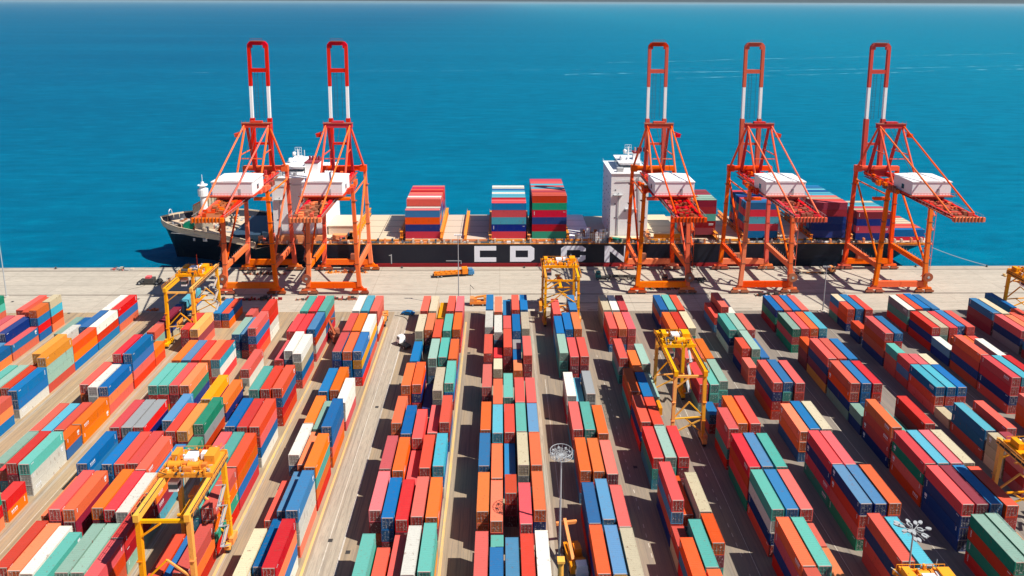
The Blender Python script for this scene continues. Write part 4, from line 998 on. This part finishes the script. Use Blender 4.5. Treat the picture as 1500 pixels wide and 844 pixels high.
# ------------------------------------------------------------------ light masts
def mast(x, y, h, kind, label, r=.22):
    root = empty('light_mast', (x, y, 0)); tag(root, label, 'light mast', 'lighting masts in the yard')
    b = MB(); b.tube((0,0,.6), (0,0,h), r, r*.55, 10); b.build('pole', GRY, root)
    b = MB(); b.tube((0,0,0), (0,0,.6), .9 if kind != 'slim' else .7, n=14); b.tube((0,0,0),(0,0,.25),1.6 if kind=='based' else .8,n=16); b.build('base', KERBM, root)
    if kind == 'ring':
        rg = MB(); Rr = 2.15
        for z in (0, .9):
            for i in range(20):
                a0, a1 = 2*math.pi*i/20, 2*math.pi*(i+1)/20
                rg.tube((Rr*math.cos(a0),Rr*math.sin(a0),h+z),(Rr*math.cos(a1),Rr*math.sin(a1),h+z),.06,n=5)
        for i in range(18):
            a0 = 2*math.pi*i/18; rg.tube((0,0,h),(Rr*math.cos(a0),Rr*math.sin(a0),h),.05,n=5); rg.tube((Rr*math.cos(a0),Rr*math.sin(a0),h),(Rr*math.cos(a0),Rr*math.sin(a0),h+.9),.05,n=5)
        for rr_ in (.5, .95, 1.4, 1.8):
            for i in range(14):
                a0, a1 = 2*math.pi*i/14, 2*math.pi*(i+1)/14
                rg.tube((rr_*math.cos(a0),rr_*math.sin(a0),h),(rr_*math.cos(a1),rr_*math.sin(a1),h),.05,n=5)
        rg.build('lamp_ring', GRY, root)
        for i in range(8):
            a0 = 2*math.pi*i/8+.2; f = MB(); x_, y_ = 1.75*math.cos(a0), 1.75*math.sin(a0)
            f.box(x_-.2, x_+.2, y_-.15, y_+.15, h+.1, h+.5); f.build('floodlight', GRY, root)
        c = MB(); c.tube((.35,0,1),(.6,0,h-.5),.03,n=4); c.build('cable', DRK, root)
    elif kind == 'petal':
        for i in range(18):
            a0 = 2*math.pi*i/18*1.0 + (.2 if i % 2 else 0); rr_ = (1.0, 1.8, 2.5)[i % 3]
            x_, y_ = rr_*math.cos(a0*1.0+i), rr_*math.sin(a0+i)*1.0
            f = MB(); d = Vector((x_, y_, 0)).normalized(); n_ = Vector((-d.y, d.x, 0)); P_ = []
            for q in range(12):
                t = 2*math.pi*q/12; P_.append(Vector((x_, y_, 0))+d*.5*math.cos(t)+n_*.3*math.sin(t))
            f.prism([(p.x, p.y) for p in P_], h+.1, h+.3); f.build('floodlight', GRY, root)
        g_ = MB(); 
        for i in range(9): a0 = 2*math.pi*i/9; g_.tube((0,0,h),(2.4*math.cos(a0),2.4*math.sin(a0),h+.05),.06,n=5)
        g_.build('lamp_frame', GRY, root)
    else:
        g_ = MB(); g_.beam((-1.2,0,h),(1.2,0,h),.14,.14); g_.build('cross_arm', GRY, root)
        for dx in (-1.1,-.4,.4,1.1):
            f = MB(); f.box(dx-.25,dx+.25,-.3,.15,h+.05,h+.5); f.build('floodlight', WHT if kind == 'slim' else GRY, root)
    return root
mast(11.7, 122.1, 22.6, 'ring', 'tall grey mast with a round cage of floodlights in the centre lane', .28)
mast(-14.65, 240.1, 26.7, 'slim', 'slim grey light pole in front of the ship hull, left of the C')
mast(114.0, 235.2, 16.6, 'based', 'grey light pole with a round white base left of the rightmost quay crane')
mast(-180.5, 249.7, 30.5, 'slim', 'light pole at the left edge of the photo on the quay')
mast(68.4, 102.9, 21.6, 'petal', 'light mast with a wide flower-like cluster of pale floodlights at the lower right')
# ------------------------------------------------------------------ vehicles
def wheels(b_root, pts, r, w=.35, axis='x'):
    for (x, y) in pts:
        t = MB(); t.tube((x-w/2, y, r), (x+w/2, y, r), r, n=14); t.tube((x-w/2-.02, y, r), (x+w/2+.02, y, r), r*.5, n=10, mi=1); t.build('wheel', [RUB, GRY], b_root)
def tractor(x, y, rz, cab, label, trailer=None, tcol=None, load=None):
    root = empty('terminal_tractor', (x, y, 0), rz); tag(root, label, 'truck', 'trucks working on the terminal')
    b = MB(); b.box(-1.0,1.0,-2.7,2.6,.7,1.1); b.build('chassis', DRK, root)
    b = MB(); b.box(-1.2,1.2,.8,2.9,1.1,1.9,0); b.yprism([(-1.15,1.9),(1.15,1.9),(1.0,3.1),(-1.0,3.1)], .9, 2.6, 0); b.box(-.85,.85,1.0,2.45,3.1,3.22,0); cb = b.build('cab', [cab], root)
    b = MB(); b.box(-.95,.95,2.58,2.66,2.0,2.95); b.box(-1.12,-1.04,1.2,2.4,2.1,2.9); b.box(1.04,1.12,1.2,2.4,2.1,2.9); b.build('window', GLS, cb)
    wheels(root, [(-1,2),(1,2),(-1,-1.6),(1,-1.6)], .55)
    if trailer:
        b = MB(); b.box(-.45,.45,-14.5,-1.0,1.05,1.4); 
        for yy in range(-14, -1, 3): b.box(-1.2,1.2,yy,yy+.3,1.2,1.42)
        b.box(-1.22,-1.1,-14.5,-1.2,1.15,1.42); b.box(1.1,1.22,-14.5,-1.2,1.15,1.42); tr = b.build('trailer', tcol or YEO, root)
        wheels(root, [(-1,-12.9),(1,-12.9),(-1,-11.6),(1,-11.6)], .55)
    return root
def car(x, y, rz, m, label, scale=1.0):
    root = empty('car', (x, y, 0), rz); tag(root, label, 'car')
    b = MB(); pro = [(-2.2,.35),(2.2,.35),(2.25,.75),(1.3,.95),(.7,1.42),(-.9,1.45),(-1.7,1.0),(-2.25,.9)]
    b.v = []; n = len(pro); b.add([(-.85, p, z) for p, z in pro]+[(.85, p, z) for p, z in pro], [tuple(range(n)), tuple(range(2*n-1,n-1,-1))]+[(i,n+i,n+(i+1)%n,(i+1)%n) for i in range(n)])
    bd = b.build('body', m, root)
    b = MB(); b.box(-.87,.87,-.8,.6,1.0,1.36); b.box(-.7,.7,-1.45,-.95,1.02,1.3); b.build('window', GLS, bd)
    wheels(root, [(-.8,1.4),(.8,1.4),(-.8,-1.4),(.8,-1.4)], .33, .22)
    return root
car(-31.9, 234.0, R(75), CM['B'], 'small blue car on the concrete near the curved lane line')
# pickup / quad machine on the left quay
root = empty('tow_tractor', (-134.6, 262.6, 0), R(90)); tag(root, 'dark grey low machine on the empty left quay beside a cable', 'machine')
b = MB(); b.box(-1.4,1.4,-4.4,4.4,.5,1.0); b.box(-1.3,1.3,-1.8,1.6,1.0,2.4); b.box(-.9,.9,-3.9,-2.4,1,1.6); b.build('body', DRK, root)
b = MB(); b.box(-.9,.9,-.6,1.2,2.4,3.1); b.build('cab', CM['P'], root)
wheels(root, [(-1.4,3.3),(1.4,3.3),(-1.4,-3.3),(1.4,-3.3)], .8, .5)
b = MB(); b.path([(-140,256.4,.05),(-136,260,.05),(-135.5,262,.3)], .06, 5); o = b.build('cable', DRK); tag(o, 'black cable lying on the quay leading to the dark machine', 'cable')
# long yellow low trailer vehicle in front of the hull
root = empty('spreader_trailer', (-19.6, 269.6, 0), R(-80)); tag(root, 'long orange-yellow spreader frame lying on a low trailer in front of the hull', 'trailer')
b = MB(); b.box(-1.1,1.1,-7,6.6,.7,1.1); b.build('chassis', DRK, root)
b = MB(); b.box(-1.3,-.7,-6.6,4,1.1,1.9); b.box(.6,1.2,-6.6,6,1.1,2.0); 
for yy in range(-6,5,2): b.box(-1.2,1.2,yy,yy+.5,1.3,2.1)
b.box(-1.5,1.6,4.6,6.8,1.1,3.2); b.build('spreader_frame', YEO, root)
b = MB(); b.box(-1.25,1.25,7.0,9.4,.6,1.9); b.box(-1.1,1.1,7.2,8.8,1.9,2.7); b.build('cab', CM['L'], root)
wheels(root, [(-1,-5),(1,-5),(-1,-3.6),(1,-3.6),(-1,8.2),(1,8.2)], .5)
# orange mobile crane truck beyond the central block
root = empty('crane_truck', (-7.4, 242.0, 0), R(-88)); tag(root, 'orange crane truck with a folded jib parked behind the central block', 'truck')
b = MB(); b.box(-1.3,1.3,-3.4,3.6,.8,1.7); b.box(-1.2,1.2,-3.2,-.8,1.7,2.7); b.build('body', YEO, root)
b = MB(); b.box(-1.25,1.25,-3.3,-1.9,1.7,3.0); b.build('cab', YEO, root)
b = MB(); b.beam((-.3,-1,2.9),(-.1,3.2,3.5),.7,.6); b.box(-1,1,1.6,3.2,1.7,3.3); b.build('jib', YEO, root)
b = MB(); b.beam((-1.2,-3.2,1.7),(-1.2,-3.2,7.2),.1,.1); b.beam((-1.2,-3.2,7.2),(-1.2,-1.8,5.6),.28,.1); b.build('aerial', DRK, root)
wheels(root, [(-1.1,-2.3),(1.1,-2.3),(-1.1,1.3),(1.1,1.3),(-1.1,2.6),(1.1,2.6)], .55)
# fork-lift / reach stackers
def reach_stacker(x, y, rz, m, label, boom=1):
    root = empty('reach_stacker', (x, y, 0), rz); tag(root, label, 'reach stacker')
    b = MB(); b.box(-1.5,1.5,-3.6,2.6,1.0,2.2); b.box(-1.6,1.6,-4.4,-2.6,1.0,2.8); b.box(-1.0,-.3,-2.4,1.8,2.2,2.7); b.build('body', m, root)
    b = MB(); b.box(-.2,1.2,-1.6,.2,2.2,3.8); cb = b.build('cab', [m], root)
    b = MB(); b.box(-.22,1.22,-1.5,.23,2.8,3.6); b.build('window', GLS, cb)
    if boom: b = MB(); b.beam((-.9,-3.2,3.0),(-.9,4.2,6.0),.6,.7); b.box(-2.6,1.6,4.0,4.5,4.8,5.4); b.build('boom', m, root)
    wheels(root, [(-1.4,1.8),(1.4,1.8),(-1.3,-2.6),(1.3,-2.6)], .85, .6)
    return root
reach_stacker(14.4, 121.5, R(8), YEO, 'yellow yard vehicle in the dark lane beside the caged light mast')
reach_stacker(-39.9, 226.8, R(180), YEO, 'yellow lifting machine beside the far end of the block left of the road')
reach_stacker(-53.2, 215.8, R(30), CRD, 'rusty yellow machine left of the far end of the block beside the wide block')
tractor(15.6, 115.6, R(4), WHT, 'light blue truck with flat trailer in the dark centre lane at the bottom edge', True, CM['L'])
b = MB(); b.tube((0,0,0),(0,0,4.2),.55,.5,12); b.box(-.7,.7,-.7,.7,4.2,4.7); b.box(-.65,.65,-.65,.65,0,.5)
o = b.build('protection_post', YEL); o.location = (11.5, 116.6, 0); tag(o, 'thick yellow protection post in front of the caged light mast', 'post')
tractor(-30.2, 210.4, R(40), WHT, 'white truck cab standing in the shade left of the block right of the road')
tractor(-99.6, 222.0, R(12), YEO, 'yellow truck with trailer waiting under the far left yard crane', True, YEO)
tractor(-94.8, 216.0, R(8), CM['C'], 'cyan truck with trailer beside the yellow truck under the far left yard crane', True, GRY)
tractor(40.5, 266.2, R(88), CM['T'], 'dark green truck with trailer in crane shadow behind the centre quay', True, DRK)
tractor(66.0, 262.5, R(92), CRD, 'rusty truck with trailer between the legs of the middle quay crane', True, DRK)
tractor(132.0, 271.6, R(-90), YEO, 'small yellow truck with flat trailer left of the rightmost quay crane', True, CRM)
tractor(-72.4, 186.0, R(0), YEL, 'yellow truck behind the low red container of the wide left block')
# red channel markers / small boats
b = MB(); b.tube((0,0,-3),(0,0,3.2),.25,.18,8); b.tube((0,0,-3.2),(0,0,-2.6),1.2,1.2,12)
# haul of loose items on the quay: hatch panels, pallets, gangway
def clutter(x, y, n, seed, label, mats, w=3.0, d=1.5, name='equipment_pile'):
    b = MB(); r = random.Random(seed); b.box(-w, w+1, -.12, .12, 0, .14, 0); b.box(-w, -w+.2, -d, d+.6, 0, .14, 0); b.box(w, w+.2, -d, d+.6, 0, .14, 0); b.box(-.1, .1, -d, d+.6, 0, .14, 0)
    for q in range(n//2): xx = -w+(2*w)*q/(n/2); b.box(xx, xx+.18, -d, d+.6, .01, .13, 0)
    for i in range(n):
        px, py = r.uniform(-w, w), r.uniform(-d, d)
        if r.random() < .3: b.tube((px,py,.3),(px+r.uniform(.5,1.6),py+r.uniform(-.4,.4),.3),.25,n=8,mi=r.randrange(len(mats)))
        else: b.box(px, px+r.uniform(.3,1.5), py, py+r.uniform(.3,1.2), 0, r.uniform(.2,1.2), r.randrange(len(mats)))
    o = b.build(name, mats); o.location = (x, y, .01); tag(o, label, 'equipment'); return o
clutter(-153.5, 277.0, 14, 1, 'small pink and grey gear lying at the quay edge left of the bow', [GRY, CM['P'], CRM, DRK], 4, .8)
clutter(-61.5, 246.8, 40, 2, 'long row of rusty frames in front of the second quay crane feet', [CRD, DRK, CM['M']], 13, .7)
clutter(-92.5, 246.8, 36, 3, 'long row of rusty frames in front of the leftmost quay crane feet', [CRD, DRK, CM['M']], 12, .7)
clutter(62, 256.5, 30, 4, 'jumble of dark gear between the feet of the middle quay crane', [DRK, GRY, CRD, CM['T']], 8, 1.6)
clutter(101, 249.4, 16, 5, 'dark gear between the landside feet of the fourth quay crane', [DRK, CRD, WHT], 6, .8)
clutter(-62, 273.5, 30, 6, 'yellow lashing gear between the seaside feet of the second quay crane', [YEO, CRD, DRK], 8, 1)
clutter(-94, 272, 26, 7, 'dark lashing gear between the seaside feet of the leftmost quay crane', [CRD, DRK, CRM], 8, 1)
clutter(-166.5, 238.5, 6, 8, 'two small orange bins on the quay behind the first block from left', [CRO, CRD], 1.6, 1.4, 'bin')
clutter(-122.5, 238.2, 5, 9, 'orange box on the quay behind the third block from left', [CRO, CRD], 1.6, .8, 'bin')
clutter(203.5, 268.0, 5, 10, 'small yellow wooden pallet pile on the empty right quay', [YEO, LINEY], 1.8, .7, 'pallet_pile')
clutter(127.5, 272.6, 8, 11, 'flat yellow hatch pieces on the quay left of the rightmost quay crane', [YEO, DRK, CRM], 3.4, .8, 'pallet_pile')
clutter(150, 262.5, 7, 12, 'two long grey pipes lying under the rightmost quay crane', [GRY, CRD], 4, 2.2, 'pipe_pile')
clutter(95.0, 232.3, 4, 13, 'small rusty plate on the concrete behind the fifth block from right', [CRD], 1.6, .5, 'plate')
clutter(-70.9, 176.5, 16, 14, 'crumpled orange scrap beside the wide left block', [CRO, CRR, DRK], 1.2, 3.2, 'scrap_pile')
def mobile_boat(x, y, n): pass
# ------------------------------------------------------------------ haze, sky, sun, camera
cam = bpy.data.cameras.new('camera'); co = bpy.data.objects.new('camera', cam); col.objects.link(co); scn.camera = co
yaw, pit, rol = R(.98), R(11.0), R(.24)
f = Vector((math.sin(yaw)*math.cos(pit), math.cos(yaw)*math.cos(pit), -math.sin(pit)))
rt = Vector((math.cos(yaw), -math.sin(yaw), 0)); dn = Vector((-math.sin(yaw)*math.sin(pit), -math.cos(yaw)*math.sin(pit), -math.cos(pit)))
RX = rt*math.cos(rol)-dn*math.sin(rol); DN = rt*math.sin(rol)+dn*math.cos(rol)
co.matrix_world = Matrix(((RX.x, -DN.x, -f.x, 0), (RX.y, -DN.y, -f.y, 0), (RX.z, -DN.z, -f.z, 107.0), (0,0,0,1)))
cam.sensor_width = 36; cam.lens = 1050/1500*36
cam.shift_x = 0; cam.shift_y = -(422-(3+1050*math.tan(pit)))/1500
cam.clip_start = 1; cam.clip_end = 120000
scn.render.resolution_x = 1024; scn.render.resolution_y = 576
hz = MB(); hz.box(-39000, 39000, -2500, 60000, -9, 117); hzo = hz.build('haze', None if False else bpy.data.materials.new('haze_air'), kind='stuff')
hm = hzo.data.materials[0]; hm.use_nodes = True; nt = hm.node_tree
for n_ in list(nt.nodes):
    if n_.type == 'BSDF_PRINCIPLED': nt.nodes.remove(n_)
pv = nt.nodes.new('ShaderNodeVolumePrincipled'); pv.inputs['Color'].default_value = (.62,.90,1,1); pv.inputs['Density'].default_value = HAZE; pv.inputs['Anisotropy'].default_value = .1
nt.links.new(pv.outputs[0], [n_ for n_ in nt.nodes if n_.type == 'OUTPUT_MATERIAL'][0].inputs['Volume'])
tag(hzo, 'thin bluish sea haze in the air', 'haze')
sd = Vector((.70, -.30, 1)).normalized()      # towards the sun
L = bpy.data.lights.new('sun', 'SUN'); L.energy = 5.0; L.angle = R(.5); L.color = (1, .955, .88)
lo = bpy.data.objects.new('sun', L); col.objects.link(lo); lo.rotation_euler = sd.to_track_quat('Z', 'Y').to_euler(); lo.location = (0, 0, 300)
w = bpy.data.worlds.new('World'); scn.world = w; w.use_nodes = True; nt = w.node_tree
sk = nt.nodes.new('ShaderNodeTexSky'); sk.sky_type = 'NISHITA'; sk.sun_disc = False
sk.sun_elevation = math.asin(sd.z); sk.sun_rotation = math.atan2(sd.x, sd.y); sk.air_density = 1.0; sk.dust_density = 1.0; sk.ozone_density = 6.0
tint = nt.nodes.new('ShaderNodeMix'); tint.data_type = 'RGBA'; tint.blend_type = 'MULTIPLY'; tint.inputs[0].default_value = 1; tint.inputs[7].default_value = (.80,.98,1.18,1)
nt.links.new(sk.outputs[0], tint.inputs[6]); nt.links.new(tint.outputs[2], nt.nodes['Background'].inputs[0]); nt.nodes['Background'].inputs[1].default_value = .05
scn.view_settings.view_transform = 'Standard'; scn.view_settings.look = 'None'; scn.view_settings.gamma = 1; scn.view_settings.exposure = 0.47
scn.view_settings.use_curve_mapping = False
scn.render.engine = 'CYCLES'
